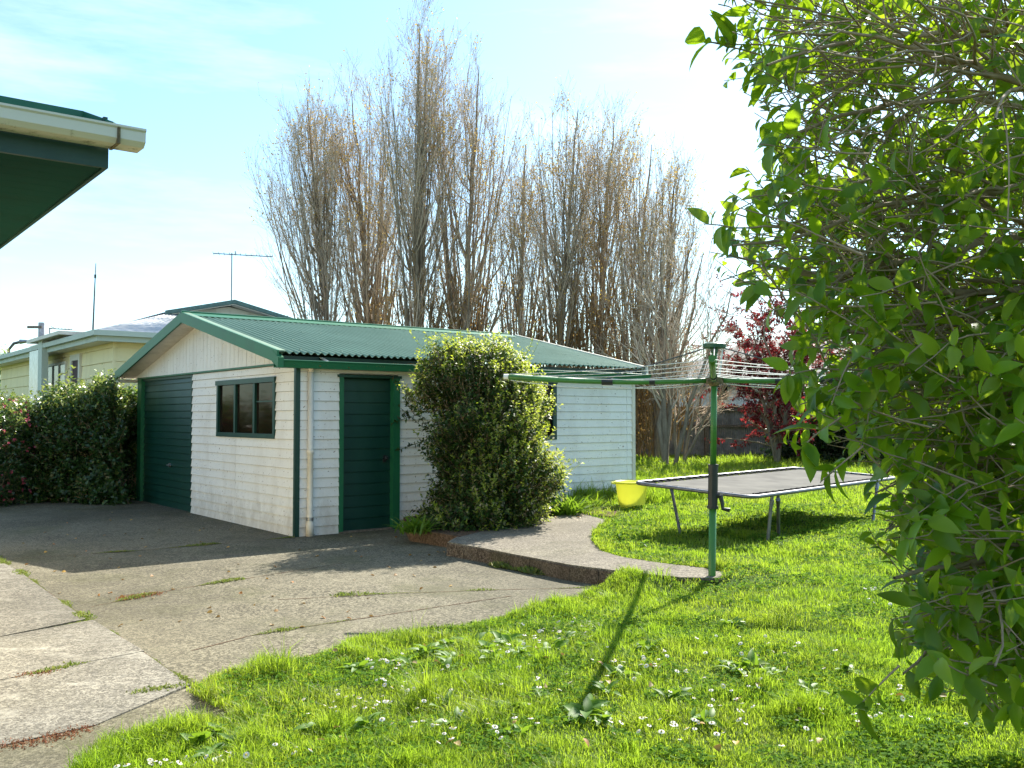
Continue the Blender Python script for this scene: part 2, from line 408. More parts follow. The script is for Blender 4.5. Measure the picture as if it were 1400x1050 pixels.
# front-left slabs
J1 = [(-60, 722), (0, 768), (24, 780), (52, 800), (80, 820), (120, 848), (160, 868), (200, 896), (262, 938)]
J1g = [gp(*p) for p in J1]
def offs(line, d):
    out = []
    for i, (x, y) in enumerate(line):
        a = np.array(line[max(i-1, 0)]); b = np.array(line[min(i+1, len(line)-1)]); t = b-a; t = t/np.linalg.norm(t)
        out.append((x+t[1]*d, y-t[0]*d))
    return out
rowY = [((-400, 905), (0, 873), (128, 849)), ((-400, 990), (0, 933), (100, 912), (196, 893)), ((-400, 1120), (0, 1024), (128, 996), (262, 940))]
e1 = offs(J1g, .012)
def gpl(l): return [gp(*p) for p in l]
r1, r2, r3 = [gpl(l) for l in rowY]
def clipseg(line, a, b): return line[a:b]
def slab(poly):
    return MB().prism(poly, -.05, .014)
def shift(l, dy): return [(x, y+dy) for x, y in l]
k1 = e1[:6]; k2 = e1[5:8]; k3 = e1[7:]
s1 = MB().prism(k1[:-1]+[(k1[-1][0], k1[-1][1])]+shift(r1, .014)[::-1][1:]+[(-12, 9)], -.05, .014)
tag(s1.build('paving', M['slab']), 'worn pale concrete slab nearest the hedge', 'paving', kind='structure')
s2 = MB().prism(shift(r1, -.012)+k2[1:2]+shift(r2, .014)[::-1][:], -.05, .0125)
tag(s2.build('paving', M['slab']), 'second worn concrete slab with whitish scuffs', 'paving', kind='structure')
s3 = MB().prism(shift(r2, -.012)+k3[1:]+shift(r3, .014)[::-1][1:], -.05, .0135)
tag(s3.build('paving', M['slab']), 'third worn concrete slab beside the lawn tip', 'paving', kind='structure')
s4 = MB().prism([(p[0], p[1]-.014) for p in r3]+[gp(262, 985), gp(200, 1012), gp(140, 1040), gp(60, 1120), (-1.2, .6), (-6, .6)], -.05, .012)
tag(s4.build('paving', M['drive']), 'front concrete strip with reddish weeds', 'paving', kind='structure')
sheet('path', kerb_poly, .15, [M['kerb']], 'raised pebbly concrete path with a curved edge', -.05)
# mossy upright face of the step, butted 3 mm in front
b = MB()
for (p, q) in zip(kerbF[:-1], kerbF[1:]):
    P0 = np.array([*p, 0]); P1 = np.array([*q, 0]); t = (P1-P0)/np.linalg.norm(P1-P0); n = np.array([t[1], -t[0], 0])
    for k in range(6):
        a = P0+(P1-P0)*k/6; c = P0+(P1-P0)*(k+1)/6; w = .012+.01*random.random()
        b.hexa([a+UZ*-.02, c+UZ*-.02, c+n*w-UZ*.02, a+n*w-UZ*.02][::1]+[a+UZ*.138, c+UZ*.138, c+n*w*.7+UZ*.132, a+n*w*.7+UZ*.132])
tag(b.build('kerb', M['kerbside']), 'mossy brown upright edge of the raised path', 'kerb', kind='structure')
sheet('garden_soil', [gp(628, 734, .15), gp(700, 716, .15), gp(765, 699, .15), gp(838, 707, .15), gp(850, 690, .15), tuple(S(-.02, 4.6, 0)[:2]), tuple(S(-.02, 1.6, 0)[:2]), gp(560, 734, .05)], .155, M['litter'], 'bare garden soil with leaf litter under the bush', .0)
# ------------------------------------------------------------------ shed
shed = empty('garden_shed', tuple(C0), 'white weatherboard garage shed with green corrugated roof and dark green doors', 'shed')
GW, SL, HT, EAVE, RIDGE = 6.8, 6.16, 2.25, 2.375, 3.16
n1 = -U2; n2 = -U1     # outward normals of the gable wall and of the side wall
def roofz(a): return RIDGE-(abs(a-GW/2)*.2215)
def boards(mb, org, du, dn, u0, u1, z0, z1, holes, pitch=.1265, joints=()):
    k = 0; z = z0
    while z < z1-1e-4:
        zt = min(z+pitch, z1)
        cuts = sorted({z, zt}|{h for (a, b, c, d) in holes for h in (c, d) if z < h < zt})
        for lo, hi in zip(cuts[:-1], cuts[1:]):
            mid = (lo+hi)/2
            iv = [(u0, u1)]
            for (a, b, c, d) in holes:
                if c < mid < d:
                    iv = [q for (p0, p1) in iv for q in ((p0, min(p1, a)), (max(p0, b), p1)) if q[1]-q[0] > .01]
            for (jz0, jz1, ju) in joints:
                if jz0 < mid < jz1:
                    iv = [q for (p0, p1) in iv for q in (((p0, ju-.003), (ju+.003, p1)) if p0 < ju < p1 else ((p0, p1),))]
            w = random.uniform(-.0015, .0015)
            for (p0, p1) in iv:
                f = lambda zz: .024-.018*(zz-z)/pitch+w
                A = [org+du*p0+UZ*lo, org+du*p1+UZ*lo, org+du*p1+UZ*lo+dn*f(lo), org+du*p0+UZ*lo+dn*f(lo)]
                hz = hi-.004 if hi == zt else hi
                B = [org+du*p0+UZ*hz, org+du*p1+UZ*hz, org+du*p1+UZ*hz+dn*f(hz), org+du*p0+UZ*hz+dn*f(hz)]
                mb.hexa(A+B)
        z += pitch; k += 1
b = MB()
GD = (3.9, 6.62, 0, HT); WN = (.645, 2.757, 1.262, 2.08)
boards(b, C0+UZ*0, U1, n1, .03, GW-.08, -.01, HT-.01, [(3.88, 6.72, -1, 9), WN], joints=[(-1, 1.2, 2.03)])
b.build('wall', M['white'], shed)
b = MB(); DR = (.60, 1.52, -1, 2.13); SW = (3.35, 4.40, 1.2, 2.13)
boards(b, C0+UZ*0, U2, n2, .03, SL-.05, -.01, 2.33, [DR, SW], joints=[(-1, 2.4, 5.99)])
b.build('wall', M['white'], shed)
# inner cores and the far walls
b = MB()
for (a0, a1, z0, z1) in ((0, .645, -.02, HT), (.645, 2.757, -.02, 1.262), (.645, 2.757, 2.08, HT), (2.757, 3.88, -.02, HT)):
    b.box(C0, U1, U2, UZ, (a0, a1), (.0, .1), (z0, z1))
for (a0, a1, z0, z1) in ((.1, .6, -.02, 2.33), (.6, 1.52, 2.13, 2.33), (1.52, 3.35, -.02, 2.33), (3.35, 4.4, -.02, 1.2), (3.35, 4.4, 2.13, 2.33), (4.4, SL, -.02, 2.33)):
    b.box(C0, U2, U1, UZ, (a0, a1), (.0, .1), (z0, z1))
b.box(C0, U1, U2, UZ, (.1, GW), (SL-.1, SL), (-.02, 2.3)).box(C0, U1, U2, UZ, (GW-.1, GW), (.0, SL-.1), (-.02, 2.3))
b.build('wall_lining', M['wood'], shed)
# gable: vertical boards
b = MB(); bw = .158; a = .02
while a < GW-.02:
    a2 = min(a+bw, GW-.02); zt0, zt1 = roofz(a+.004)-.09, roofz(a2-.004)-.09
    am = GW/2
    pts = [(a+.004, zt0), (a2-.004, zt1)] if not (a < am < a2) else [(a+.004, zt0), (am, RIDGE-.09), (a2-.004, zt1)]
    prof = [(a2-.004, HT+.02), (a+.004, HT+.02)]+pts
    d = .034+random.uniform(-.001, .001); n = len(prof)
    V = [C0+U1*p+UZ*z-n1*.02 for p, z in prof]+[C0+U1*p+UZ*z+n1*d for p, z in prof]
    b.add(V, [tuple(range(n)), tuple(range(2*n-1, n-1, -1))]+[(i, n+i, n+(i+1) % n, (i+1) % n) for i in range(n)])
    a += bw
b.build('gable', M['white'], shed)
b = MB(); b.add([S(.02, -.005, HT), S(GW-.02, -.005, HT), S(GW-.02, -.005, HT+.02), S(GW/2, -.005, RIDGE-.1), S(.02, -.005, HT+.02)], [(0, 1, 2, 3, 4)]); b.build('gable_lining', M['wood'], shed)
MB().box(C0, U1, n1, UZ, (-.02, GW+.02), (.0, .045), (HT-.005, HT+.02)).build('flashing', M['green'], shed)
# corner boards
MB().box(C0, U1, n1, UZ, (-.025, .045), (0, .028), (-.01, 2.3)).build('corner_board', M['dgreen'], shed)
MB().box(C0, U2, n2, UZ, (-.028, .03), (.0, .026), (-.01, 2.3)).build('corner_board', M['dgreen'], shed)
MB().box(C0, U2, n2, UZ, (SL-.05, SL+.02), (.0, .03), (-.01, 2.3)).build('corner_board', M['white2'], shed)
# garage door: tilting panel of ribs, recessed
gd = MB(); z = .0; k = 0
while z < HT-.03:
    zt = min(z+.118, HT-.03)
    for (p0, p1) in ((3.93, 6.55),):
        org = C0-n1*.06
        gd.hexa([org+U1*p0+UZ*z, org+U1*p1+UZ*z, org+U1*p1+UZ*z+n1*.034, org+U1*p0+UZ*z+n1*.034,
                 org+U1*p0+UZ*(zt-.018), org+U1*p1+UZ*(zt-.018), org+U1*p1+UZ*(zt-.018)+n1*.020, org+U1*p0+UZ*(zt-.018)+n1*.020])
        gd.hexa([org+U1*p0+UZ*(zt-.018), org+U1*p1+UZ*(zt-.018), org+U1*p1+UZ*(zt-.018)+n1*.012, org+U1*p0+UZ*(zt-.018)+n1*.012,
                 org+U1*p0+UZ*zt, org+U1*p1+UZ*zt, org+U1*p1+UZ*zt+n1*.012, org+U1*p0+UZ*zt+n1*.012])
    z += .118
G = gd.build('garage_door', M['dgreen'], shed)
h = MB(); hp = S(5.05, 0, .72)+n1*.0
h.tube([hp-n1*.03, hp+n1*.0], .035, 12).tube([hp+n1*.0, hp+n1*.02], .014, 8).box(hp+n1*.01, U1, n1, UZ, (-.06, .06), (0, .012), (-.012, .012))
o = h.build('handle', M['steel'], G)
MB().box(C0, U1, n1, UZ, (6.55, 6.78), (-.08, .03), (-.01, HT-.006)).build('door_frame', M['green'], shed)
MB().box(C0, U1, n1, UZ, (3.883, 3.928), (-.08, .024), (-.01, HT-.006)).build('door_frame', M['dgreen'], shed)
MB().box(C0, U1, n1, UZ, (3.9, GW-.02), (-.09, -.002), (HT-.05, HT+.02)).build('lintel', M['dgreen'], shed)
# gable window
win = MB(); x0, x1, z0, z1 = WN; fr = .055
win.box(C0, U1, n1, UZ, (x0-.01, x1+.01), (-.03, .036), (z0-.01, z0+fr)).box(C0, U1, n1, UZ, (x0-.025, x1+.025), (-.03, .05), (z1-fr, z1+.015))
win.box(C0, U1, n1, UZ, (x0-.01, x0+fr), (-.03, .034), (z0+fr, z1-fr)).box(C0, U1, n1, UZ, (x1-fr, x1+.01), (-.03, .034), (z0+fr, z1-fr))
W = win.build('window', M['dgreen'], shed)
w3 = (x1-x0)/3
for k in (1, 2): MB().box(C0, U1, n1, UZ, (x0+w3*k-.032, x0+w3*k+.032), (-.03, .03), (z0+fr, z1-fr)).build('mullion', M['dgreen'], W)
for k in range(3):
    MB().box(C0, U1, n1, UZ, (x0+w3*k+.03, x0+w3*(k+1)-.03), (-.01+.001*k, -.004+.001*k), (z0+fr-.01, z1-fr+.01)).build('pane', M['glass'], W)
MB().box(C0, U1, n1, UZ, (x0+fr, x0+w3-.03), (-.006, .01), (1.755, 1.772)).build('glazing_bar', M['dgreen'], W)
# side window, mostly behind the bush
win = MB(); x0, x1, z0, z1 = SW
win.box(C0, U2, n2, UZ, (x0-.01, x1+.02), (-.03, .034), (z0-.01, z0+fr)).box(C0, U2, n2, UZ, (x0-.02, x1+.03), (-.03, .045), (z1-fr, z1+.015))
win.box(C0, U2, n2, UZ, (x0-.01, x0+fr), (-.03, .032), (z0+fr, z1-fr)).box(C0, U2, n2, UZ, (x1-fr, x1+.02), (-.03, .032), (z0+fr, z1-fr))
W2 = win.build('window', M['dgreen'], shed)
MB().box(C0, U2, n2, UZ, (x0+fr-.01, x1-fr+.01), (-.01, -.004), (z0+fr-.01, z1-fr+.01)).build('pane', M['glass'], W2)
# side door
dd = MB(); z = .02; org = C0-n2*.07
while z < 2.08:
    zt = min(z+.157, 2.08)
    dd.hexa([org+U2*.66+UZ*z, org+U2*1.42+UZ*z, org+U2*1.42+UZ*z+n2*.03, org+U2*.66+UZ*z+n2*.03,
             org+U2*.66+UZ*(zt-.012), org+U2*1.42+UZ*(zt-.012), org+U2*1.42+UZ*(zt-.012)+n2*.018, org+U2*.66+UZ*(zt-.012)+n2*.018])
    dd.box(org, U2, n2, UZ, (.66, 1.42), (0, .010), (zt-.012, zt)); z += .157
D = dd.build('door', M['dgreen'], shed)
hp = org+U2*1.33+UZ*.98
MB().tube([hp+n2*.01, hp+n2*.06], .012, 8).tube([hp+n2*.055, hp+n2*.085, hp+n2*.1], [.02, .03, .018], 10).box(hp, U2, n2, UZ, (-.025, .025), (.02, .034), (-.06, .04)).build('handle', M['black'], D)
f = MB(); f.box(C0, U2, n2, UZ, (.598, .66), (-.09, .03), (-.01, 2.08)).box(C0, U2, n2, UZ, (1.42, 1.525), (-.09, .045), (-.01, 2.08))
f.build('door_frame', M['green'], shed)
MB().box(C0, U2, n2, UZ, (.57, 1.55), (-.09, .05), (2.08, 2.115)).build('lintel', M['dgreen'], shed)
MB().box(C0, U2, n2, UZ, (.6, 1.52), (-.09, .04), (-.01, .02)).build('sill', M['wood'], shed)
# downpipe
p = [S(0, .165, 0)+n2*.055+UZ*zz for zz in (0.0, .16, .17, .28, .285, 1.06, 1.07, 1.12, 1.125, 2.14)]
dpip = MB().tube(p, [.05, .05, .043, .043, .038, .038, .047, .047, .038, .038], 14)
dpip.tube([p[-1], S(0, .165, 2.2)+n2*.08, S(0, .165, 2.26)+n2*.1], .037, 14)
dpo = dpip.build('downpipe', M['white2'], shed, smooth=True)
MB().tube([S(0, .165, .2)+n2*.055, S(0, .165, .245)+n2*.055], .0455, 14).build('bracket', M['steel'], dpo)
# roof: corrugated sheets on both slopes
def corrugated(aE, aR, b0, b1, pitch=.1, amp=.016, th=.003):
    per = 8; nb = int((b1-b0)/pitch*per); B = np.linspace(b0, b1, nb+1)
    wav = amp*np.cos((B-b0)/pitch*2*PI)
    AA = np.linspace(aE, aR, 7)
    V = []
    for a_ in AA:
        sag = 0
        for bb, w in zip(B, wav): V.append(S(a_, bb, roofz(a_)+w))
    top = len(V); 
    for a_ in AA:
        for bb, w in zip(B, wav): V.append(S(a_, bb, roofz(a_)+w-th))
    n = nb+1; F = []
    for i in range(6):
        for j in range(nb):
            q = (i*n+j, i*n+j+1, (i+1)*n+j+1, (i+1)*n+j)
            F.append(q); F.append(tuple(top+x for x in q[::-1]))
    for j in range(nb):
        F.append((j, top+j, top+j+1, j+1)); F.append((6*n+j+1, top+6*n+j+1, top+6*n+j, 6*n+j))
    return V, F
rf = MB(); V, F = corrugated(-.17, 3.39, -.34, SL+.14); rf.add(V, F)
# nail heads along the purlins
for a_ in (.05, .95, 1.9, 2.85, 3.2):
    bb = -.24
    while bb < SL+.1:
        c = S(a_, bb, roofz(a_)+.014); r = .02
        rf.add([c+U2*r, c+U1*r, c-U2*r, c-U1*r, c+UZ*.009], [(0, 1, 4), (1, 2, 4), (2, 3, 4), (3, 0, 4)]); bb += .3
RF = rf.build('roof', M['roof'], shed, smooth=False)
rf = MB(); V, F = corrugated(GW+.2, 3.41, -.34, SL+.14); rf.add(V, [f_[::-1] for f_ in F]); rf.build('roof', M['roof'], shed)
rc = MB()
rc.hexa([S(3.4, -.36, RIDGE+.012), S(3.4, SL-.05, RIDGE+.012), S(3.12, SL-.05, RIDGE-.048), S(3.12, -.36, RIDGE-.048), S(3.4, -.36, RIDGE+.03), S(3.4, SL-.05, RIDGE+.03), S(3.12, SL-.05, RIDGE-.042), S(3.12, -.36, RIDGE-.042)])
rc.hexa([S(3.68, -.36, RIDGE-.048), S(3.68, SL-.05, RIDGE-.048), S(3.4, SL-.05, RIDGE+.012), S(3.4, -.36, RIDGE+.012), S(3.68, -.36, RIDGE-.042), S(3.68, SL-.05, RIDGE-.042), S(3.4, SL-.05, RIDGE+.03), S(3.4, -.36, RIDGE+.03)])
rc.tube([S(3.4, -.37, RIDGE+.03), S(3.4, SL-.04, RIDGE+.03)], .022, 8)
rc.build('ridge_cap', M['green'], shed)
# barge boards on the rake, white underside, end boards
def rake(mb, a0, a1, b0, b1, lo, hi):
    P = []
    for dz in (lo, hi):
        for (aa, bb) in ((a0, b0), (a1, b0), (a1, b1), (a0, b1)): P.append(S(aa, bb, roofz(aa)+dz))
    mb.hexa(P)
b = MB(); rake(b, -.2, 3.4, -.375, -.345, -.135, .03); b.build('barge_board', M['green'], shed)
b = MB(); rake(b, 3.402, GW+.24, -.375, -.345, -.135, .03); b.build('barge_board', M['green'], shed)
b = MB(); rake(b, -.2, 3.38, -.345, -.25, .014, .03); b.build('verge_flashing', M['roof'], shed)
b = MB(); rake(b, -.2, 3.4, SL+.12, SL+.16, -.12, .035); b.build('barge_board', M['white2'], shed)
b = MB(); rake(b, 3.402, GW+.2, SL+.12, SL+.16, -.12, .035); b.build('barge_board', M['white2'], shed)
b = MB(); rake(b, -.03, 3.4, -.344, .0, -.1, -.085); rake(b, 3.401, GW+.2, -.344, .0, -.1, -.085); b.build('soffit', M['white2'], shed)
# left eave return
b = MB(); b.box(C0, U1, U2, UZ, (GW+.0, GW+.22), (-.34, .0), (2.19, 2.24)); b.box(C0, U1, U2, UZ, (GW+.0, GW+.22), (-.36, -.342), (2.19, 2.33)); b.build('eave_return', M['white2'], shed)
MB().box(C0, U1, U2, UZ, (GW+.02, GW+.2), (.01, SL), (2.19, 2.215)).build('soffit', M['white2'], shed)
# fascia (dark), gutter, straps
MB().box(C0, U2, n2, UZ, (-.33, SL+.12), (.035, .06), (2.2, 2.335)).build('fascia', M['dgreen'], shed)
MB().box(C0, U2, n2, UZ, (.03, SL), (.0, .034), (2.24, 2.33)).build('fascia', M['white2'], shed)
g = MB()
g.box(C0, U2, n2, UZ, (-.36, SL+.2), (.075, .20), (2.175, 2.183))
P = [C0+U2*bb+n2*nn+UZ*zz for zz, nn0, nn1 in ((2.175, .196, .206), (2.262, .226, .232)) for (bb, nn) in ((-.36, nn0), (SL+.2, nn0), (SL+.2, nn1), (-.36, nn1))]
g.hexa(P).tube([C0-U2*.36+n2*.23+UZ*2.264, C0+U2*(SL+.2)+n2*.23+UZ*2.264], .011, 8)
g.box(C0, U2, n2, UZ, (-.36, SL+.2), (.068, .075), (2.175, 2.25))
GUT = g.build('gutter', M['green'], shed)
g = MB(); g.hexa([C0+U2*bb+n2*nn+UZ*zz for zz in (0, 1) for (bb, nn) in ((0, 0),)*4]) if False else None
ge = MB()      # folded green end of the barge box
ge.hexa([S(-.06, -.378, 2.25), S(-.24, -.378, 2.17), S(-.24, -.30, 2.17), S(-.06, -.30, 2.25), S(-.06, -.378, 2.40), S(-.245, -.378, 2.30), S(-.245, -.30, 2.30), S(-.06, -.30, 2.40)])
ge.build('gutter_end', M['green'], shed)
deb = []
for k in range(900):
    bb = random.uniform(-.2, 2.6) if random.random() < .8 else random.uniform(2.6, SL); q = random.uniform(.085, .215)
    hh = 2.19+.055*math.exp(-((bb-1.7)/.55)**2)+.02*random.random()
    deb.append(C0+U2*bb+n2*q+UZ*(hh+.02))
deb = np.array(deb); V, F = leaves(deb, RS.normal(size=deb.shape), np.tile(UZ, (len(deb), 1)), .03, .02)
link('debris', mesh('debris', V, F), M['deadleaf'], GUT)
for bb in (.28, 3.85, 5.9):
    P = S(-.06, bb, 2.325); Q = S(-.215, bb+.02, 2.262)
    t = nrm(Q-P); MB().hexa([P, P+U2*.05, Q+U2*.05, Q, P+UZ*.012, P+U2*.05+UZ*.012, Q+U2*.05+UZ*.012, Q+UZ*.012]).build('gutter_strap', M['white2'], shed)

# ------------------------------------------------------------------ own house corner, upper left
P0 = np.array([*dp(148, 230, 4.6)]); zf = P0[2]; P0 = np.array([P0[0], P0[1], 0.])
hs = empty('house', tuple(P0-U2*3), 'near house corner with dark green eaves and a pale mouldy gutter', 'house')
def H(a, b, z): return P0+U1*a+U2*b+UZ*z
MB().box(P0, U1, U2, UZ, (0, .022), (-7, 0), (zf, zf+.19)).build('fascia', M['dgreen'], hs)
MB().box(P0, U1, U2, UZ, (.0225, 8), (-.02, 0.0), (zf, zf+.26)).build('barge_board', M['dgreen'], hs)
b = MB()
k = .03
while k < 7.9: b.box(P0, U1, U2, UZ, (k, k+.148), (-7, -.021), (zf+.012, zf+.03)); k += .15
b.build('soffit', M['soffit'], hs)
def gutmat():
    m, nt = new_mat('mouldy_white_gutter')
    g = N(nt, 'ShaderNodeNewGeometry'); sx = N(nt, 'ShaderNodeSeparateXYZ'); L(nt, g.outputs['Position'], sx.inputs[0])
    mr = N(nt, 'ShaderNodeMapRange'); L(nt, sx.outputs['Z'], mr.inputs['Value']); mr.inputs['From Min'].default_value = zf+.06; mr.inputs['From Max'].default_value = zf+.15
    mr.inputs['To Min'].default_value = .2; mr.inputs['To Max'].default_value = -.25
    n = noise(nt, coords(nt, (1, 1, 1)), 14, 8, .8)
    ad = N(nt, 'ShaderNodeMath', operation='ADD'); L(nt, n, ad.inputs[0]); L(nt, mr.outputs[0], ad.inputs[1])
    f = ramp(nt, ad.outputs[0], [(.56, 0), (.7, .9)])
    surf(nt, mixc(nt, f, (.62, .6, .52), (.12, .1, .03)), .5); return m
gm = gutmat(); GZ = zf+.092
g = MB(); w0 = .022; w1 = .165; e0, e1_ = -7, .13
prof = [(w0, GZ), (w1-.03, GZ), (w1-.004, GZ+.022), (w1-.002, GZ+.068), (w1+.008, GZ+.076), (w1+.008, GZ+.086), (w1-.012, GZ+.086), (w1-.012, GZ+.068), (w1-.012, GZ+.026), (w1-.034, GZ+.008), (w0, GZ+.008)]
V = [H(-p, e, z) for e in (e0, e1_) for p, z in prof]; n = len(prof)
g.add(V, [(i, (i+1) % n, n+(i+1) % n, n+i) for i in range(n)]+[tuple(range(n-1, -1, -1)), tuple(range(n, 2*n))])
go = g.build('gutter', gm, hs)
MB().box(P0, U2, -U1, UZ, (-.004, .01), (w0, w1+.004), (GZ-.006, GZ+.076)).build('gutter_joint', M['rust'], go)
# corrugated roof edge above the gutter with a green flashing
b = MB(); nb = 7*80; pitch = .3
def rz(a): return GZ+.092+.20*a
B = np.linspace(-7, -.02, nb); V = []
for a_ in (-.1, .35, 8):
    for bb in B:
        ph = ((bb % pitch)/pitch); w = .022*(math.exp(-((ph-.5)/.12)**2))
        V.append(H(a_, bb, rz(a_)+w))
F = [(i*nb+j, i*nb+j+1, (i+1)*nb+j+1, (i+1)*nb+j) for i in range(2) for j in range(nb-1)]
b.add(V, F); b.build('roof', M['roofgreen'], hs)
b = MB(); b.box(P0, U1, U2, UZ, (.3, .32), (-7, -.05), (GZ+.12, GZ+.262)); b.hexa([H(.3, -.05, GZ+.14), H(-.08, .0, GZ+.11), H(-.06, .02, GZ+.11), H(.32, -.04, GZ+.14), H(.3, -.05, GZ+.262), H(-.08, .0, GZ+.12), H(-.06, .02, GZ+.12), H(.32, -.04, GZ+.262)])
b.build('flashing', M['roofgreen'], hs)
MB().box(P0, U1, U2, UZ, (.6, 8), (-7, -.75), (0, zf)).build('wall', M['cream'], hs)

# ------------------------------------------------------------------ neighbour's cream house behind the hedge
HY = 21.0
Q0 = np.array(dp(131, 452, HY)); ez = Q0[2]; Q0 = np.array([Q0[0], Q0[1], 0.])
nb_ = empty('house', tuple(Q0), 'cream weatherboard house with grey iron roof behind the hedge', 'house')
def Hn(a, b, z): return Q0+U1*a+U2*b+UZ*z
b = MB(); z = .2; W0 = .55
while z < ez-.06:
    zt = min(z+.33, ez-.06)
    for (o_, du, dn, ln) in ((Hn(W0, W0, 0), U1, -U2, 14), (Hn(W0, W0, 0), U2, -U1, 8.4)):
        b.hexa([o_+UZ*z, o_+du*ln+UZ*z, o_+du*ln+dn*.03+UZ*z, o_+dn*.03+UZ*z, o_+UZ*(zt-.012), o_+du*ln+UZ*(zt-.012), o_+du*ln+dn*.008+UZ*(zt-.012), o_+dn*.008+UZ*(zt-.012)])
    z += .33
b.box(Hn(W0, W0, 0), U1, U2, UZ, (.01, 14), (.01, 8.4), (0, ez-.06))
b.build('wall', M['cream'], nb_)
MB().box(Hn(W0, W0, 0), U1, U2, UZ, (-.035, .03), (-.035, .03), (0, ez-.07)).build('corner_board', M['cream'], nb_)
paleg = paint('pale_green_grey_trim', (.5, .55, .48), (.25, .25, .2), .4)
b = MB(); b.box(Q0, U1, U2, UZ, (.05, 15), (.05, .08), (ez-.22, ez-.02)).box(Q0, U1, U2, UZ, (.05, .08), (.08, 9), (ez-.22, ez-.02)); b.build('fascia', paleg, nb_)
b = MB(); b.box(Q0, U1, U2, UZ, (.08, 15), (.08, .6), (ez-.2, ez-.18)).box(Q0, U1, U2, UZ, (.08, .6), (.6, 9), (ez-.2, ez-.18)); b.build('soffit', M['white2'], nb_)
b = MB(); b.box(Q0, U1, U2, UZ, (-.06, 15), (-.06, .05), (ez-.1, ez+.02)).box(Q0, U1, U2, UZ, (-.06, .05), (.05, 9), (ez-.1, ez+.02)); b.build('gutter', paleg, nb_)
zr, zg, gw, dc, bc = ez+.9, ez+1.3, 1.62, 3.7, 4.5
b = MB()
def ribplane(p00, p01, p10, p11, n=40, amp=.03):
    p00, p01, p10, p11 = map(np.array, (p00, p01, p10, p11)); V = []; 
    for i in range(n+1):
        f = i/n
        for g_, w in ((f, 0), (min(1, f+.12/n*2), amp)):
            for (A, B_) in ((p00, p01), (p10, p11)): V.append(A+(B_-A)*g_+UZ*w)
    F = [(2*i, 2*i+1, 2*i+3, 2*i+2) for i in range(2*n+1)]
    b.add(V, F)
ribplane(Hn(0, 0, ez), Hn(0, 9, ez), Hn(dc, bc-gw, zr), Hn(dc, bc+gw, zr), 44)
ribplane(Hn(0, 0, ez), Hn(15, 0, ez), Hn(dc, bc-gw, zr), Hn(15, bc-gw, zr), 60)
ribplane(Hn(0, 9, ez), Hn(15, 9, ez), Hn(dc, bc+gw, zr), Hn(15, bc+gw, zr), 60)
ribplane(Hn(dc-.4, bc-gw-.2, zr), Hn(15, bc-gw-.2, zr), Hn(dc-.4, bc, zg), Hn(15, bc, zg), 50)
ribplane(Hn(dc-.4, bc+gw+.2, zr), Hn(15, bc+gw+.2, zr), Hn(dc-.4, bc, zg), Hn(15, bc, zg), 50)
b.build('roof', M['roofgrey'], nb_)
b = MB(); b.add([Hn(dc, bc-gw, zr), Hn(dc, bc+gw, zr), Hn(dc, bc, zg-.1), Hn(dc+.05, bc-gw, zr), Hn(dc+.05, bc+gw, zr), Hn(dc+.05, bc, zg-.1)], [(0, 1, 2), (3, 5, 4), (0, 3, 4, 1), (1, 4, 5, 2), (2, 5, 3, 0)]); b.build('gable', M['white2'], nb_)
b = MB()
for s_ in (-1, 1):
    b.hexa([Hn(dc-.42, bc+s_*(gw+.3), zr-.08), Hn(dc-.42, bc, zg-.04), Hn(dc-.38, bc, zg-.04), Hn(dc-.38, bc+s_*(gw+.3), zr-.08), Hn(dc-.42, bc+s_*(gw+.3), zr+.03), Hn(dc-.42, bc, zg+.07), Hn(dc-.38, bc, zg+.07), Hn(dc-.38, bc+s_*(gw+.3), zr+.03)])
b.build('barge_board', plain('slate_green_trim', (.1, .17, .15), .6), nb_)
b = MB()
for s_ in (-1, 1): b.hexa([Hn(dc-.38, bc+s_*(gw+.1), zr-.06), Hn(dc-.38, bc, zg-.07), Hn(dc, bc, zg-.07), Hn(dc, bc+s_*(gw+.1), zr-.06), Hn(dc-.38, bc+s_*(gw+.1), zr-.04), Hn(dc-.38, bc, zg-.05), Hn(dc, bc, zg-.05), Hn(dc, bc+s_*(gw+.1), zr-.04)])
b.build('soffit', M['white2'], nb_)
def on_left(px):     # distance along the left face whose point shows at pixel column px
    k = (px-700)/FPX; o_ = Hn(W0, W0, 0); return (o_[0]-k*o_[1])/(k*U1[1]-U1[0])
def zat(px, py, a):
    P = Hn(W0, W0, 0)+U1*a; return dp(px, py, P[1])[2]
def win_on(l, r, top, bot, name='window', pane=M['glass'], trim=M['white2'], mul=1, th=.07):
    a1, a0 = on_left(l), on_left(r); am = (a0+a1)/2; z1_, z0_ = zat((l+r)/2, top, am), zat((l+r)/2, bot, am)
    o_ = Hn(W0, W0, 0); f = MB()
    f.box(o_, U1, -U2, UZ, (a0-th, a1+th), (.0, .08), (z1_, z1_+th)).box(o_, U1, -U2, UZ, (a0-th, a1+th), (.0, .1), (z0_-th, z0_))
    f.box(o_, U1, -U2, UZ, (a0-th, a0), (.0, .078), (z0_, z1_)).box(o_, U1, -U2, UZ, (a1, a1+th), (.0, .078), (z0_, z1_))
    for k in range(1, mul): x = a0+(a1-a0)*k/mul; f.box(o_, U1, -U2, UZ, (x-.03, x+.03), (.0, .07), (z0_, z1_))
    w = f.build(name, trim, nb_)
    MB().box(o_, U1, -U2, UZ, (a0, a1), (.035, .045), (z0_, z1_)).build('pane', pane, w)
curt = plain('net_curtain_glass', (.35, .4, .45), .12, 0, .3, 6)
win_on(66, 92, 500, 545, mul=3, pane=curt)
win_on(101, 110, 493, 560, 'door', plain('burgundy_curtain', (.06, .02, .03), .6), th=.16)
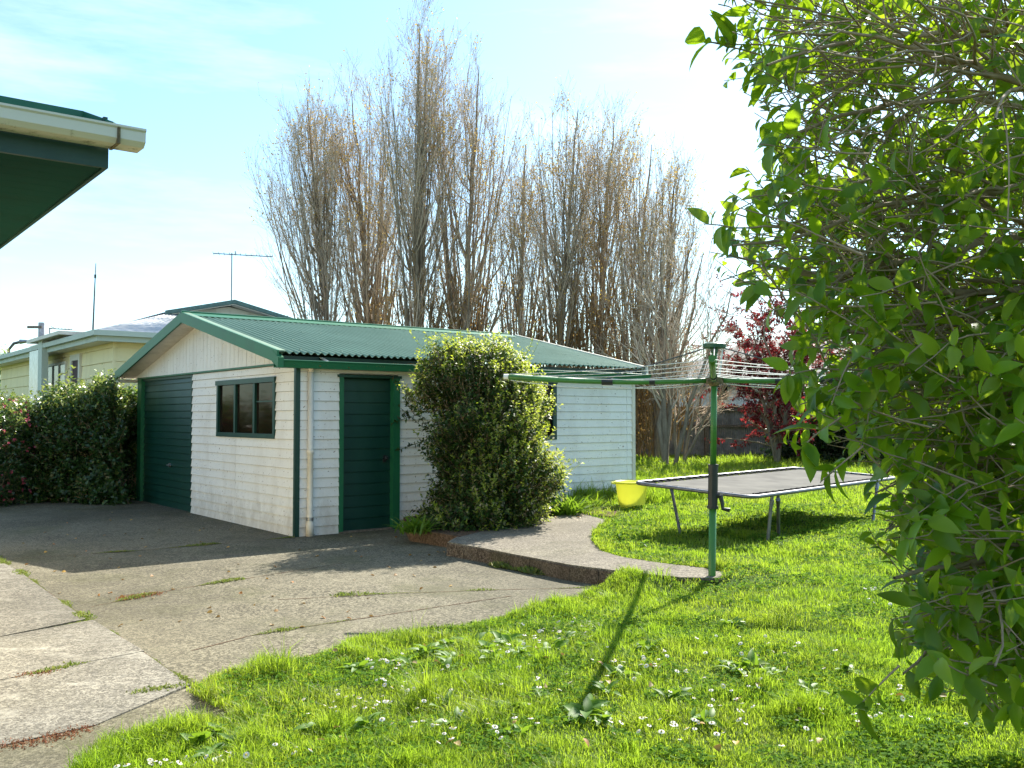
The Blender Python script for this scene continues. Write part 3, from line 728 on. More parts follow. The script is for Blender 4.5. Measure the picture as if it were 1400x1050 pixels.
# glazed porch screen and its small roof
a0, a1 = on_left(54), on_left(87)
o_ = Hn(W0, W0, 0); zp = zat(56, 476, a0)
pd = .62
def on_off(px, off):
    k = (px-700)/FPX; q = Hn(W0, W0, 0)-U2*off; return (q[0]-k*q[1])/(k*U1[1]-U1[0])
pa, pb = on_off(56, pd), on_off(51, pd)
b = MB().box(o_, U1, -U2, UZ, (on_off(86, pd), pb+.9), (.05, pd+.12), (zp-.02, zp+.07)); b.build('porch_roof', M['white2'], nb_)
MB().box(o_, U1, -U2, UZ, (pa, pb), (pd-.16, pd), (0, zp-.02)).build('porch_post', paleg, nb_)
MB().box(o_, U1, -U2, UZ, (pb+.01, on_off(37, pd)), (pd-.06, pd-.04), (zp-1.7, zp-.06)).build('porch_screen', curt, nb_)

def yagi(name, px, ytop, Yd, zbase, boom, els, label, el_len=.5, arm=None, r=.016):
    P = np.array(dp(px, ytop, Yd)); e = empty(name, (P[0], P[1], zbase), label, 'antenna')
    MB().tube([(P[0], P[1], zbase), tuple(P)], r, 8).build('mast', M['antenna'], e)
    d = np.array([.97, .24, 0]); q = np.array([-.24, .97, 0]); b = MB()
    b.tube([P+d*boom[0]-UZ*.03, P+d*boom[1]-UZ*.06], r*.9, 6)
    for k in range(els):
        c = P+d*(boom[0]+(boom[1]-boom[0])*k/(els-1))-UZ*.03; l_ = el_len*(1.1-.4*k/els)
        b.tube([c-q*l_*.5, c+q*l_*.5], r*.45, 5)
    b.tube([P+d*.1+UZ*.02-q*.2, P+d*.1+UZ*.02+q*.2], r*.8, 6)
    b.build('aerial', M['antenna'], e)
pA = Hn(dc-.3, bc, 0)
yagi('television_antenna', 317, 346, pA[1], zg-.1, (-.5, 1.12), 12, 'tall thin roof antenna above the grey gable behind the shed', .45)
P = np.array(dp(127, 449, 21.3)); Pt = np.array(dp(131, 360, 21.3)); e = empty('whip_antenna', tuple(P), 'slim whip antenna above the corner of the cream house', 'antenna')
MB().tube([P-UZ*.1, P*.45+Pt*.55, Pt], [.022, .016, .008], 8).build('mast', M['antenna'], e); c = P*.2+Pt*.8
MB().tube([c-UZ*.04, c+UZ*.04], .025, 8).build('coil', M['black'], e)
yagi('television_antenna', 68, 448, 34, 0, (.0, .75), 8, 'small branching antenna left of the whip antenna', .4, r=.02)
P = np.array(dp(57, 441, 31)); e = empty('power_pole', (P[0], P[1], 0), 'grey utility pole with one crossarm behind the cream house', 'power pole')
MB().tube([(P[0], P[1], 0), tuple(P)], [.13, .1], 10).build('pole', plain('grey_concrete_pole', (.35, .35, .38), .8), e)
MB().box(P-UZ*.16, (1, 0, 0), (0, 1, 0), UZ, (-.42, .06), (-.12, -.05), (-.04, .04)).build('crossarm', M['wood'], e)
P = np.array(dp(12, 478, 38)); e = empty('street_lamp', (P[0], P[1], 0), 'distant street lamp arm at the far left', 'street lamp')
MB().tube([(P[0], P[1], 0), tuple(P), tuple(P+np.array([.2, 0, .25])), tuple(P+np.array([.5, 0, .32]))], .06, 8).build('pole', M['antenna'], e)
MB().tube([P+np.array([.45, 0, .32]), P+np.array([.75, 0, .34])], [.1, .06], 8).build('lamp_head', M['steel'], e)

# ------------------------------------------------------------------ rear house and fence
def rear_house():
    Y = 44.0; apex = dp(1036, 462, Y); le = dp(872, 526, Y-4); 
    e = empty('house', (apex[0], Y, 0), 'grey roofed bungalow beyond the back fence', 'house')
    ze = 3.0; xl, xr = le[0], apex[0]+12; za = apex[2]; yf, yb = Y-4, Y+6
    xa = apex[0]
    b = MB(); b.box((0, 0, 0), (1, 0, 0), (0, 1, 0), UZ, (xl+.6, xr-.6), (yf+.6, yb-.6), (0, ze)); b.build('wall', plain('pale_render', (.55, .57, .6), .8), e)
    b = MB(); b.add([(xl, yf, ze), (xr, yf, ze), (xr, yb, ze), (xl, yb, ze), (xa, (yf+yb)/2, za), (xa+4, (yf+yb)/2, za), (xl, yf, ze-.15), (xr, yf, ze-.15), (xr, yb, ze-.15), (xl, yb, ze-.15)],
        [(0, 1, 5, 4), (1, 2, 5), (2, 3, 4, 5), (3, 0, 4), (0, 6, 7, 1), (1, 7, 8, 2), (2, 8, 9, 3), (3, 9, 6, 0), (9, 8, 7, 6)]); b.build('roof', plain('grey_roof_tiles', (.13, .125, .12), .8, 0, .35, 6), e)
    P = dp(990, 530, yf+.6)
    f = MB().box((P[0], yf+.56, P[2]), (1, 0, 0), (0, 1, 0), UZ, (-.45, .2), (-.02, .02), (-.6, .5)).build('window', M['white2'], e)
    MB().box((P[0], yf+.56, P[2]), (1, 0, 0), (0, 1, 0), UZ, (-.38, .13), (-.03, -.022), (-.53, .43)).build('pane', M['glass'], f)
rear_house()
FY = 33.0
fe = empty('fence', (0, FY, 0), 'dark corrugated iron fence with timber rails at the back of the lawn', 'fence')
b = MB(); x = -16.; V = []
xs = np.arange(-16, 30, .019); 
V = np.concatenate([np.stack([xs, FY+.012*np.cos(xs/.076*2*PI), np.full_like(xs, z_)], -1) for z_ in (-.02, 1.86)]); n = len(xs)
F = np.stack([np.arange(n-1), np.arange(1, n), n+np.arange(1, n), n+np.arange(n-1)], -1)
link('sheet', mesh('sheet', V, F, True), plain('dull_galvanised_iron', (.22, .22, .225), .6, .2, .4, 4), fe)
for z_ in (1.22, 1.78): MB().box((0, FY-.06, z_), (1, 0, 0), (0, 1, 0), UZ, (-16, 30), (-.03, .03), (-.04, .05)).build('rail', M['wood'], fe)
MB().box((0, FY-.02, 1.86), (1, 0, 0), (0, 1, 0), UZ, (-16, 30), (-.07, .04), (0, .04)).build('capping', M['wood'], fe)
k = -15.2
while k < 30: MB().box((k, FY-.15, 0), (1, 0, 0), (0, 1, 0), UZ, (-.07, .07), (-.05, .055), (0, 1.86)).build('post', M['wood'], fe); k += 2.75

# ------------------------------------------------------------------ rotary clothes hoist
hx, hy = gp(973, 795, .1); base = np.array([hx, hy, 0.]); top = np.array(dp(977, 466, hy)); 
hoist = empty('clothes_hoist', tuple(base), 'green rotary clothes hoist standing at the end of the concrete path', 'clothes hoist')
lean = (top-base)/top[2]; lean[2] = 1
def hz(z): return base+lean*z
hub = hz(1.875)
MB().tube([hz(.0), hz(.12), hz(.75)], [.033, .033, .033], 16).build('pole', M['hoist'], hoist, smooth=True)
MB().tube([hz(.76), hz(1.12)], .043, 16).tube([hz(.74), hz(.765)], .05, 16).tube([hz(1.11), hz(1.13)], .047, 16).build('sleeve', M['black'], hoist)
cr = MB(); c = hz(.86); cr.tube([c, c+np.array([.06, -.02, 0])], .03, 10).tube([c+np.array([.06, -.02, 0]), c+np.array([.075, -.025, -.06]), c+np.array([.08, -.03, -.12]), c+np.array([.14, -.04, -.13])], [.022, .018, .016, .02], 8).build('crank_handle', M['black'], hoist)
MB().tube([hz(1.12), hz(1.84)], .028, 16).build('pole', M['hoist'], hoist, smooth=True)
MB().tube([hz(1.84), hz(2.17)], .024, 14).build('mast', M['hoist'], hoist, smooth=True)
MB().tube([hz(1.82), hz(1.835), hz(1.90), hz(1.915), hz(1.98)], [.03, .048, .05, .036, .03], 14).box(hub, (1, 0, 0), (0, 1, 0), UZ, (-.07, .07), (-.05, .05), (-.03, .03)).build('hub', M['rust'], hoist)
MB().tube([hz(2.155), hz(2.165), hz(2.195), hz(2.21)], [.07, .1, .104, .075], 20).tube([hz(2.12), hz(2.16)], .035, 12).build('cap', plain('dark_green_plastic', (.02, .09, .05), .5), hoist)
dirs = [np.array([-.976, .217, 0]), np.array([-.217, -.976, 0]), np.array([.976, -.217, 0]), np.array([.217, .976, 0])]
AL = 1.98
def armz(s): return .055*(s/AL)**2-.02*math.sin(PI*s/AL)
tipz = [.045, .05, .035, .03]
ALs = [1.9, 2.1, 1.95, 1.95]
for d, l_ in zip(dirs, ALs):
    pts = [hub+d*s+UZ*armz(s) for s in np.linspace(.04, l_, 9)]
    A = MB().tube(pts, [.023]*9, 8).build('arm', M['hoist'], hoist, smooth=True)
    MB().tube([hub+d*(l_-.03)+UZ*armz(l_), hub+d*(l_+.015)+UZ*armz(l_)], .026, 8).build('end_cap', M['cord'] if d is dirs[0] else M['hoist'], A)
    MB().tube([hub+d*.90+UZ*armz(.9), hub+d*1.0+UZ*armz(1.)], .031, 10).build('collar', M['black'], A)
    MB().tube([hub+d*.52+UZ*armz(.52), hub+d*.57+UZ*armz(.57)], .027, 10).build('collar', M['black'], A)
    MB().tube([hz(2.165)+d*.06, hub+d*.95+UZ*(armz(.95)+.03)], .006, 6).build('strut', M['antenna'], hoist)
for s in (.45, .68, .92, 1.16, 1.4, 1.64, 1.86):
    b = MB()
    for k in range(4):
        A = hub+dirs[k]*s+UZ*(armz(s)+.028); B_ = hub+dirs[(k+1) % 4]*s+UZ*(armz(s)+.028)
        sag = .012+.02*s*random.random()
        b.tube([A*(1-t)+B_*t-UZ*sag*4*t*(1-t) for t in np.linspace(0, 1, 7)], .003, 4)
    b.build('clothes_line', M['cord'], hoist)
MB().tube([hz(2.15)+np.array([.06, -.04, 0]), hz(2.0)+np.array([.045, -.05, 0]), hz(1.9)+np.array([.03, -.06, 0])], .009, 6).build('cord', M['cord'], hoist)
b = MB()
for (s0, s1) in ((.1, 1.0), (.3, 1.85)):
    b.tube([hub+dirs[0]*s+UZ*(armz(s)-.03-.03*math.sin(PI*(s-s0)/(s1-s0))) for s in np.linspace(s0, s1, 8)], .004, 4)
    b.tube([hub+dirs[2]*s+UZ*(armz(s)-.03-.03*math.sin(PI*(s-s0)/(s1-s0))) for s in np.linspace(s0, s1, 8)], .004, 4)
b.build('cord', M['cord'], hoist)

# ------------------------------------------------------------------ trampoline
Nn = np.array([*dp(1028, 680, 10.25)]); zt = Nn[2]
dL = np.array([.667, .745, 0]); dW = np.array([-.745, .667, .055])
TL, TW = 4.35, 1.55
M['dull'] = plain('dull_galvanised_tube', (.2, .2, .22), .45, .7, .2)
tr = empty('trampoline', (Nn[0]+1, Nn[1]+2, LZ), 'low rectangular trampoline with black mat standing in the sunny grass', 'trampoline')
def T(u, v, z=0): return Nn+dL*u+dW*v+UZ*z
rr = .13
def rrect(u0, u1, v0, v1, r, n=6):
    out = []
    for (cu, cv, a0) in ((u1-r, v1-r, 0), (u0+r, v1-r, 90), (u0+r, v0+r, 180), (u1-r, v0+r, 270)):
        for k in range(n+1):
            a = R(a0+90*k/n); out.append((cu+r*math.cos(a), cv+r*math.sin(a)))
    return out
ring = rrect(0, TL, 0, TW, rr); ring2 = ring+ring[:2]
MB().tube([T(*p) for p in ring2], .022, 10, cap=False).build('frame', M['dull'], tr, smooth=True)
mt_, nt = new_mat('trampoline_mat')
surf(nt, mixc(nt, ramp(nt, noise(nt, coords(nt), 3, 6), [(.3, 0), (.7, 1)]), (.12, .115, .105), (.19, .18, .16)), .95, spec=.05)
M['strap'] = plain('matt_black_webbing', (.012, .012, .013), .95, 0, .2, 14, .05)
mring = rrect(.17, TL-.17, .17, TW-.17, .1)
MB().add([T(u, v, .004) for u, v in mring]+[T(u, v, -.004) for u, v in mring], [tuple(range(len(mring))), tuple(range(2*len(mring)-1, len(mring)-1, -1))]+[(i, (i+1) % len(mring), len(mring)+(i+1) % len(mring), len(mring)+i) for i in range(len(mring))]).build('mat', mt_, tr)
def strap(P, Q, w=.022):
    t = nrm(Q-P); s_ = np.cross(t, UZ); s_ = s_/np.linalg.norm(s_)*w
    MB().hexa([P-s_-UZ*.006, P+s_-UZ*.006, Q+s_-UZ*.006, Q-s_-UZ*.006, P-s_+UZ*.006, P+s_+UZ*.006, Q+s_+UZ*.006, Q-s_+UZ*.006]).build('elastic_strap', M['strap'], tr)
nl, nw = 26, 9
for k in range(nl):
    u = .2+(TL-.4)*k/(nl-1)
    for (vm, vf) in ((.175, .015), (TW-.175, TW-.015)): strap(T(u, vm), T(u+.05, vf, .012))
for k in range(nw):
    v = .2+(TW-.4)*k/(nw-1)
    for (um, uf) in ((.175, .015), (TL-.175, TL-.015)): strap(T(um, v), T(uf, v+.04, .012))
for (tp, bp) in (((921, 668), (931, 731)), ((1055, 676), (1049, 742)), ((1061, 672), (1065, 703)), ((1198, 655), (1187, 720))):
    B_ = np.array([*gp(bp[0], bp[1], LZ), LZ-.03]); 
    best = min(((T(u, v)-0, u, v) for u in np.linspace(.05, TL-.05, 120) for v in ((.0, TW))), key=lambda q: np.hypot(*(np.array([proj(q[0][None])[0][0]-tp[0], 2*(proj(q[0][None])[1][0]-tp[1])]))))
    A = best[0]
    if np.linalg.norm(A[:2]-B_[:2]) > .5: B_[:2] = A[:2]+(B_[:2]-A[:2])*.5/np.linalg.norm(A[:2]-B_[:2])
    MB().tube([A, A*.5+B_*.5, B_], .02, 8).tube([A-UZ*.06+(B_-A)*.0, A+(B_-A)*.2], .026, 8).build('leg', M['dull'], tr)

# ------------------------------------------------------------------ yellow tub
tx, ty = gp(863, 690, LZ); Yt = 14.6; tx = (863-700)/FPX*Yt
tub = empty('washing_tub', (tx, Yt, LZ), 'yellow plastic tub standing in grass by the shed end', 'tub')
m, nt = new_mat('yellow_plastic'); p = surf(nt, (.9, .9, .16), .4); 
t_ = N(nt, 'ShaderNodeBsdfTranslucent'); t_.inputs['Color'].default_value = (.95, .95, .3, 1); mx = N(nt, 'ShaderNodeMixShader'); mx.inputs[0].default_value = .36
L(nt, p.outputs[0], mx.inputs[1]); L(nt, t_.outputs[0], mx.inputs[2]); L(nt, mx.outputs[0], [q for q in nt.nodes if q.bl_idname == 'ShaderNodeOutputMaterial'][0].inputs['Surface'])
prof = [(.0, .02), (.17, .02), (.18, .0), (.2, .06), (.25, .4), (.275, .405), (.28, .39), (.285, .415), (.25, .425), (.236, .4), (.19, .06), (.0, .05)]
n = 40; V = []; 
for r_, z_ in prof:
    for k in range(n): V.append((r_*math.cos(2*PI*k/n), r_*math.sin(2*PI*k/n)*.92, z_))
F = [(i*n+j, i*n+(j+1) % n, (i+1)*n+(j+1) % n, (i+1)*n+j) for i in range(len(prof)-1) for j in range(n)]
link('bucket', mesh('bucket', V, F, True), m, tub, world=False)
for s_ in (-1, 1): MB().box((s_*.28, 0, .39), (1, 0, 0), (0, 1, 0), UZ, (-.03, .03), (-.08, .08), (-.01, .02)).build('handle', m, tub, world=False, bevel=.005)

# ------------------------------------------------------------------ poplars
def tree_mesh(parts, name, mat, parent):
    V, F = joinVF(parts); return link(name, mesh(name, V, F), mat, parent)
def poplar(px, top_px, ytop, hw_px, Yd, seed, label, sparse=1.0, brown=1.0, fan=0.0, nlimb=26, gold=1.0):
    nlimb = int(nlimb*1.15)
    rs = np.random.RandomState(seed); s = Yd/FPX
    bx = (px-700)*s; tp = np.array(dp(top_px, ytop, Yd)); Hh = tp[2]; hw = hw_px*s
    root = empty('poplar_tree', (bx, Yd, 0), label, 'poplar tree', 'row of bare poplars behind the shed')
    K = 12; t = np.linspace(0, 1, K)
    P = np.zeros((1, K, 3)); P[0, :, 0] = bx+(tp[0]-bx)*t**1.4+rs.normal(size=K)*.04; P[0, :, 1] = Yd+rs.normal(size=K)*.04; P[0, :, 2] = t*Hh*.97
    r0 = .009*Hh+.03; Rt = (r0*(1-t)**.9+.012)[None]
    trunk = [tubes(P, Rt, 9)]
    # limbs: rise steeply, bow out, then run upward
    m_ = nlimb; t0 = .06+.62*rs.rand(m_)**1.1; o_, _ = sample(np.repeat(P, m_, 0), t0)
    az = rs.rand(m_)*2*PI; out = np.stack([np.cos(az), np.sin(az)*.8, np.zeros(m_)], -1)
    if fan: out[:, 0] = out[:, 0]*.7+fan*rs.rand(m_)
    rf_ = (rs.rand(m_)**.6)*1.12
    ztop = Hh*(.98-.2*rf_**2-.24*rs.rand(m_)**2); ztop = np.maximum(ztop, o_[:, 2]+Hh*.22)
    rad = hw*rf_*(1.08-.2*t0)
    kk = 10; q = np.linspace(0, 1, kk)
    LB = o_[:, None, :]*1.0+np.zeros((m_, kk, 3))
    LB[:, :, 2] += (ztop-o_[:, 2])[:, None]*q[None]
    bow = q**.62*(.86+.14*q)
    LB[:, :, :2] += (out[:, None, :2]*rad[:, None, None]*bow[None, :, None])
    LB[:, 1:, :2] += np.cumsum(rs.normal(size=(m_, kk-1, 2))*.05, 1)
    rl = np.interp(t0, t, Rt[0])*(.22+.2*rs.rand(m_)); RL = rl[:, None]*(1-q[None])**1.0+.007
    trunk.append(tubes(LB, RL, 5))
    lead = P[:, K//3:]; 
    A1, R1, rep, tt = grow(LB, RL, int(9*sparse), .12, .97, (12, 32), lambda rep, t_: Hh*.17*(1.15-t_*.75), 6, (0, 0, .55), rs, .36, .35, .05)
    A1b, R1b, _, _ = grow(np.repeat(P, 1, 0), Rt, int(28*sparse), .3, .99, (18, 38), lambda rep, t_: Hh*.17*(1.25-t_*.9), 6, (0, 0, .7), rs, .25, .4, .05)
    R1 = np.clip(R1, .0055, .016); R1b = np.clip(R1b, .0055, .016)
    tw = [tubes(A1, R1, 3), tubes(A1b, R1b, 3)]
    A = np.concatenate([A1, A1b]); RA = np.concatenate([R1, R1b])
    A2, R2, _, _ = grow(A, RA, int(6*sparse), .15, .98, (14, 36), Hh*.05, 4, (0, 0, .45), rs, .6, .5, .05)
    R2 = np.clip(R2, .0035, .0062); tw.append(tubes(A2, R2, 3))
    A3, R3, _, _ = grow(A2[::2], R2[::2], 2, .2, .9, (18, 40), Hh*.026, 3, (0, 0, .35), rs, .8, .6, .05)
    tw.append(tubes(A3, np.clip(R3, .0035, .006), 3))
    tree_mesh(trunk, 'trunk', M['bark'], root)
    tree_mesh(tw, 'crown', M['twig'], root)
    # golden leaves left on the twigs (by patches)
    allq = np.concatenate([A2[:, -1], A2[:, 2], A3[:, -1]])
    f = vnoise(allq[:, 0]*1.0+allq[:, 1], allq[:, 2], .8, seed) 
    pk = allq[(rs.rand(len(allq)) < gold*(.55*np.clip((f-.38)*3, 0, 1)+.04))]
    pk = pk+rs.normal(size=pk.shape)*.04
    V, F = leaves(pk, rs.normal(size=pk.shape), rs.normal(size=pk.shape), .06+.04*rs.rand(len(pk)), .055)
    link('leaves', mesh('leaves', V, F), M['gold'], root)
    # brown shoots that clothe the lower trunk
    nb = int(110*brown)
    if nb:
        az = rs.rand(nb)*2*PI; rr_ = (.12+.75*rs.rand(nb)**.8)*min(1.1, hw*.75); z0 = rs.rand(nb)**1.3*Hh*.34
        B0 = np.stack([bx+rr_*np.cos(az)+(tp[0]-bx)*(z0/Hh)**1.4, Yd+rr_*np.sin(az)*.8, z0], -1)
        d = np.stack([np.cos(az)*.12, np.sin(az)*.12, np.ones(nb)], -1)+rs.normal(size=(nb, 3))*.05
        ln = 1.0+2.4*rs.rand(nb); Q = np.zeros((nb, 7, 3)); Q[:, 0] = B0
        for k in range(1, 7):
            Q[:, k] = Q[:, k-1]+nrm(d)*(ln/6)[:, None]; d = d+rs.normal(size=d.shape)*.06; d[:, 2] += .05
        RQ = np.clip((.012+.02*rs.rand(nb))[:, None]*np.linspace(1, .4, 7)[None], .007, 1)
        S1, RS1, _, _ = grow(Q, RQ, 5, .1, .95, (10, 30), .55, 4, (0, 0, .5), rs, .6, .5, .06)
        tree_mesh([tubes(Q, RQ, 4), tubes(S1, np.clip(RS1, .006, .01), 3)], 'shoot_cluster', M['twig2'], root)
        q1 = np.concatenate([S1[:, k] for k in (1, 2, 3)]+[Q[:, k] for k in (2, 3, 4, 5)])
        q1 = q1[rs.rand(len(q1)) < .5*(1.15-np.clip(q1[:, 2]/(Hh*.6), 0, 1))]
        q1 = np.concatenate([q1, q1+rs.normal(size=q1.shape)*.1])
        V, F = leaves(q1, rs.normal(size=q1.shape)+np.array([0, 0, -.5]), rs.normal(size=q1.shape), .07+.05*rs.rand(len(q1)), .05)
        link('leaves', mesh('leaves', V, F), M['brownleaf'], root)
    return root
poplar(456, 420, 118, 80, 33.0, 11, 'leftmost bare poplar spreading left over the shed roof', 1.0, .0, -.45, 40)
poplar(512, 480, 108, 88, 34.0, 12, 'second poplar from the left with many grey upright stems', 1.0, .55, -.1, 38)
poplar(568, 575, 14, 81, 32.0, 13, 'tallest poplar of the row', 1.1, 1.0, 0, 34)
poplar(632, 655, 74, 95, 33.0, 14, 'broad poplar right of the tallest one with golden brown leaves', 1.1, 1.1, 0, 34)
poplar(712, 718, 185, 44, 32.5, 15, 'slim short poplar left of the gap in the row', .9, 1.0, 0, 20)
poplar(762, 790, 134, 61, 32.0, 16, 'poplar just right of the gap in the row', 1.0, 1.1, 0, 28)
poplar(812, 838, 140, 68, 33.0, 17, 'yellow tipped poplar in the right half of the row', 1.0, 1.1, 0, 30, 2.2)
poplar(862, 890, 185, 56, 31.5, 18, 'brown stemmed poplar above the end of the shed roof', .9, 1.0, 0, 24)
poplar(898, 928, 208, 63, 30.5, 19, 'rightmost poplar with bare grey branches', .95, .7, .15, 24)

def bare_tree(base_px, Yd, stems, label, seed, r0=.11, nch=16, lng=1.6, name='bare_tree', tw_lo=.008):
    rs = np.random.RandomState(seed); bx = (base_px-700)/FPX*Yd
    root = empty(name, (bx, Yd, .1), label, 'bare tree')
    Ps = []
    for (x_, y_, dy) in stems:
        T_ = np.array(dp(x_, y_, Yd+dy)); B0 = np.array([bx+rs.normal()*.15, Yd+rs.normal()*.15, .0]); q = np.linspace(0, 1, 9)[:, None]
        P = B0+(T_-B0)*q; P[:, :2] = B0[:2]+(T_-B0)[:2]*q**1.35; P[1:-1] += rs.normal(size=(7, 3))*.05; Ps.append(P)
    P = np.array(Ps); Rt = r0*(1-np.linspace(0, 1, 9)[None])**.7*(.7+.4*rs.rand(len(P)))[:, None]+.012
    A1, R1, _, _ = grow(P, Rt, nch, .25, .98, (20, 50), lambda rep, t_: lng*(1.2-.6*t_), 7, (0, 0, .35), rs, .5, .25, .12)
    A2, R2, _, _ = grow(A1, R1, 6, .15, .98, (20, 45), lng*.4, 5, (0, 0, .3), rs, .55, .4, .12)
    A3, R3, _, _ = grow(A2, R2, 3, .2, .95, (20, 45), lng*.16, 3, (0, 0, .2), rs, .6, .5, .1)
    tree_mesh([tubes(P, Rt, 8)], 'trunk', M['bark'], root)
    tree_mesh([tubes(A1, np.maximum(R1, tw_lo), 4), tubes(A2, np.clip(R2, tw_lo*.8, .02), 3), tubes(A3, np.clip(R3, tw_lo*.7, .01), 3)], 'crown', M['twig'], root)
bare_tree(912, 27.5, [(905, 330, 0), (935, 360, .5), (962, 345, 0), (1000, 400, -.5), (885, 400, .4)], 'bare grey tree with several leaning stems in front of the back fence', 31, .075, 12, 1.9)
bare_tree(936, 28.3, [(985, 470, 0), (1010, 500, -.3), (930, 480, .3)], 'small twiggy tree leaning right beside the multi stemmed bare tree', 32, .05, 12, 1.3)

# ------------------------------------------------------------------ leafy shrubs
def blob_pts(n, rs, f, bounds):
    "random points inside an implicit volume"
    out = []
    tot = 0
    while tot < n:
        P = np.array([b0 for b0, b1 in bounds])+rs.rand(n*3, 3)*np.array([b1-b0 for b0, b1 in bounds]); P = P[f(P)]; out.append(P); tot += len(P)
    return np.concatenate(out)[:n]
def shoots(seed_pts, dirs_, ln, K, rs, jit=.12, up=.2):
    n = len(seed_pts); Q = np.zeros((n, K, 3)); Q[:, 0] = seed_pts; d = nrm(dirs_)
    for k in range(1, K):
        Q[:, k] = Q[:, k-1]+d*(ln/(K-1))[:, None]; d = nrm(d+rs.normal(size=d.shape)*jit+np.array([0, 0, up/(K-1)]))
    return Q
def leafy(Q, per, length, width, rs, droop=.25, seg=1, spread=.9, t0=.15, upb=.4):
    n = len(Q); rep = np.repeat(np.arange(n), per); t = t0+(1-t0)*rs.rand(len(rep))
    p, T_ = sample(Q[rep], t); side = rand_perp(T_, rs)
    d = nrm(T_*.55+side*spread+np.array([0, 0, .1])); U = nrm(T_*.6+np.array([0, 0, upb])+rs.normal(size=d.shape)*.35)
    l_ = length*(.45+.95*rs.rand(len(rep))**1.2)
    return leaves(p, d, U, l_, l_*width, droop, .25, seg), p
# the round bush against the shed
def bush():
    rs = np.random.RandomState(41)
    c = np.array([*gp(662, 733, .05), 0.]); c = c+np.array([.02, .55, 0])
    root = empty('evergreen_bush', (c[0], c[1], .12), 'tall leafy evergreen bush against the shed side beside the green door', 'bush')
    def rad(z, az):   # reach by height, right side and left side
        z = z*1.1; rt = np.interp(z, [.1, .3, .9, 1.7, 2.1, 2.4, 2.6, 2.75], [.58, .7, .84, .7, .5, .34, .22, .08])
        lf = np.interp(z, [.05, .2, .5, .9, 1.45, 1.9, 2.5, 2.68, 2.8], [1.12, 1.0, .74, .6, .7, .88, .72, .42, .05])
        fr = np.interp(z, [.1, 1., 2., 2.8], [.8, .9, .8, .2]); cx_ = np.cos(az)
        side = np.where(cx_ > 0, rt, lf); base = np.sqrt((side*cx_)**2+(fr*np.sin(az))**2)
        return base*(1+.09*np.sin(3*az+1.2+z*2.7)+.08*np.sin(5*az-z*4)+.07*np.sin(9*az+z*7))
    def inside(P):
        x = P[:, 0]-c[0]; y = P[:, 1]-c[1]; az = np.arctan2(y, x)
        ax = np.where(x > 0, 1.02, .98)
        r = np.hypot(x/ax, y/.95); rr_ = rad(P[:, 2], az)
        lump = vnoise(x*2.1+y*1.3, P[:, 2]*2+y, 1.3, 4)*.22
        wal = (P-C0)@U1 < -.05
        return (r < rr_*(1.16-lump*2.3)) & (r > rr_*(.18)) & wal
    pts = blob_pts(9500, rs, inside, [(c[0]-1.5, c[0]+1.5), (c[1]-1.5, c[1]+1.5), (.05, 2.36)])
    rel = pts-np.array([c[0], c[1], 1.1]); d = nrm(rel*np.array([1, 1, .5]))+np.array([0, 0, .75])+rs.normal(size=pts.shape)*.25
    Q = shoots(pts, d, .1+.16*rs.rand(len(pts)), 4, rs)
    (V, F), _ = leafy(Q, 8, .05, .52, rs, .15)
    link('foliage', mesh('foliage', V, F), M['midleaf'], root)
    # outer sprigs, mostly top and right: sunlit rim painted by brighter leaf colour
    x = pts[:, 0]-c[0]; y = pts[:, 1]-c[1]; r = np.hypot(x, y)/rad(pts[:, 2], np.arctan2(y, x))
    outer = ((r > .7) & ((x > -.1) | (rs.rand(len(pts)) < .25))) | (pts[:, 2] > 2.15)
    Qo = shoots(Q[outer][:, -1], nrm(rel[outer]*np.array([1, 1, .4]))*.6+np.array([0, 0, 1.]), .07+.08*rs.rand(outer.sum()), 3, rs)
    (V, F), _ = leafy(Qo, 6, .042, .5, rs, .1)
    link('bright_tips', mesh('bright_tips', V, F), M['midtip'], root)
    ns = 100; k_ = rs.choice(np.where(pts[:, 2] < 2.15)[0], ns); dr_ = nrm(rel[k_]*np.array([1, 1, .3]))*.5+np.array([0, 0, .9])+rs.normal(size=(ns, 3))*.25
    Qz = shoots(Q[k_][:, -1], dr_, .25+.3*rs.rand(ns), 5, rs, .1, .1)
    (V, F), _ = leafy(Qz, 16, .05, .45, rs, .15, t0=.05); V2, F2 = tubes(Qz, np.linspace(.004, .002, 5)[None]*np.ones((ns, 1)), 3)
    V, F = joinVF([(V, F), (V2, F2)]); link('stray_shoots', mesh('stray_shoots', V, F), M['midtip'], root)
    # open sprays on the left
    sp = [S(-.25, b_, z_) for b_, z_ in ((1.62, 1.95), (1.6, 1.7), (1.66, 1.45), (1.72, 1.2), (1.58, 1.85), (1.7, 1.6))]
    SQ = shoots(np.array([S(-.6, 2.1, .6+.25*k) for k in range(6)]), np.array([nrm(np.array(q)-S(-.6, 2.1, .6+.25*k)) for k, q in enumerate(sp)]), np.array([1.0]*6), 6, rs, .05, .1)
    tips = SQ[:, 2:]
    for k in range(6):
        (V, F), _ = leafy(tips[k:k+1], 22, .07, .42, rs, .2); V2, F2 = tubes(SQ[k:k+1], np.linspace(.006, .0025, 6)[None], 4)
        V, F = joinVF([(V, F), (V2, F2)]); link('spray', mesh('spray', V, F), M['midleaf'], root)
    stems = []
    az = rs.rand(60)*2*PI; B0 = np.stack([c[0]+.25*np.cos(az)*rs.rand(60), c[1]+.25*np.sin(az)*rs.rand(60), np.full(60, .1)], -1)
    E = pts[rs.choice(len(pts), 60)]; q = np.linspace(0, 1, 7)[None, :, None]
    SP = B0[:, None]+(E-B0)[:, None]*np.concatenate([np.broadcast_to(q**1.3, (1, 7, 1)), np.broadcast_to(q**1.3, (1, 7, 1)), np.broadcast_to(q**.8, (1, 7, 1))], -1)
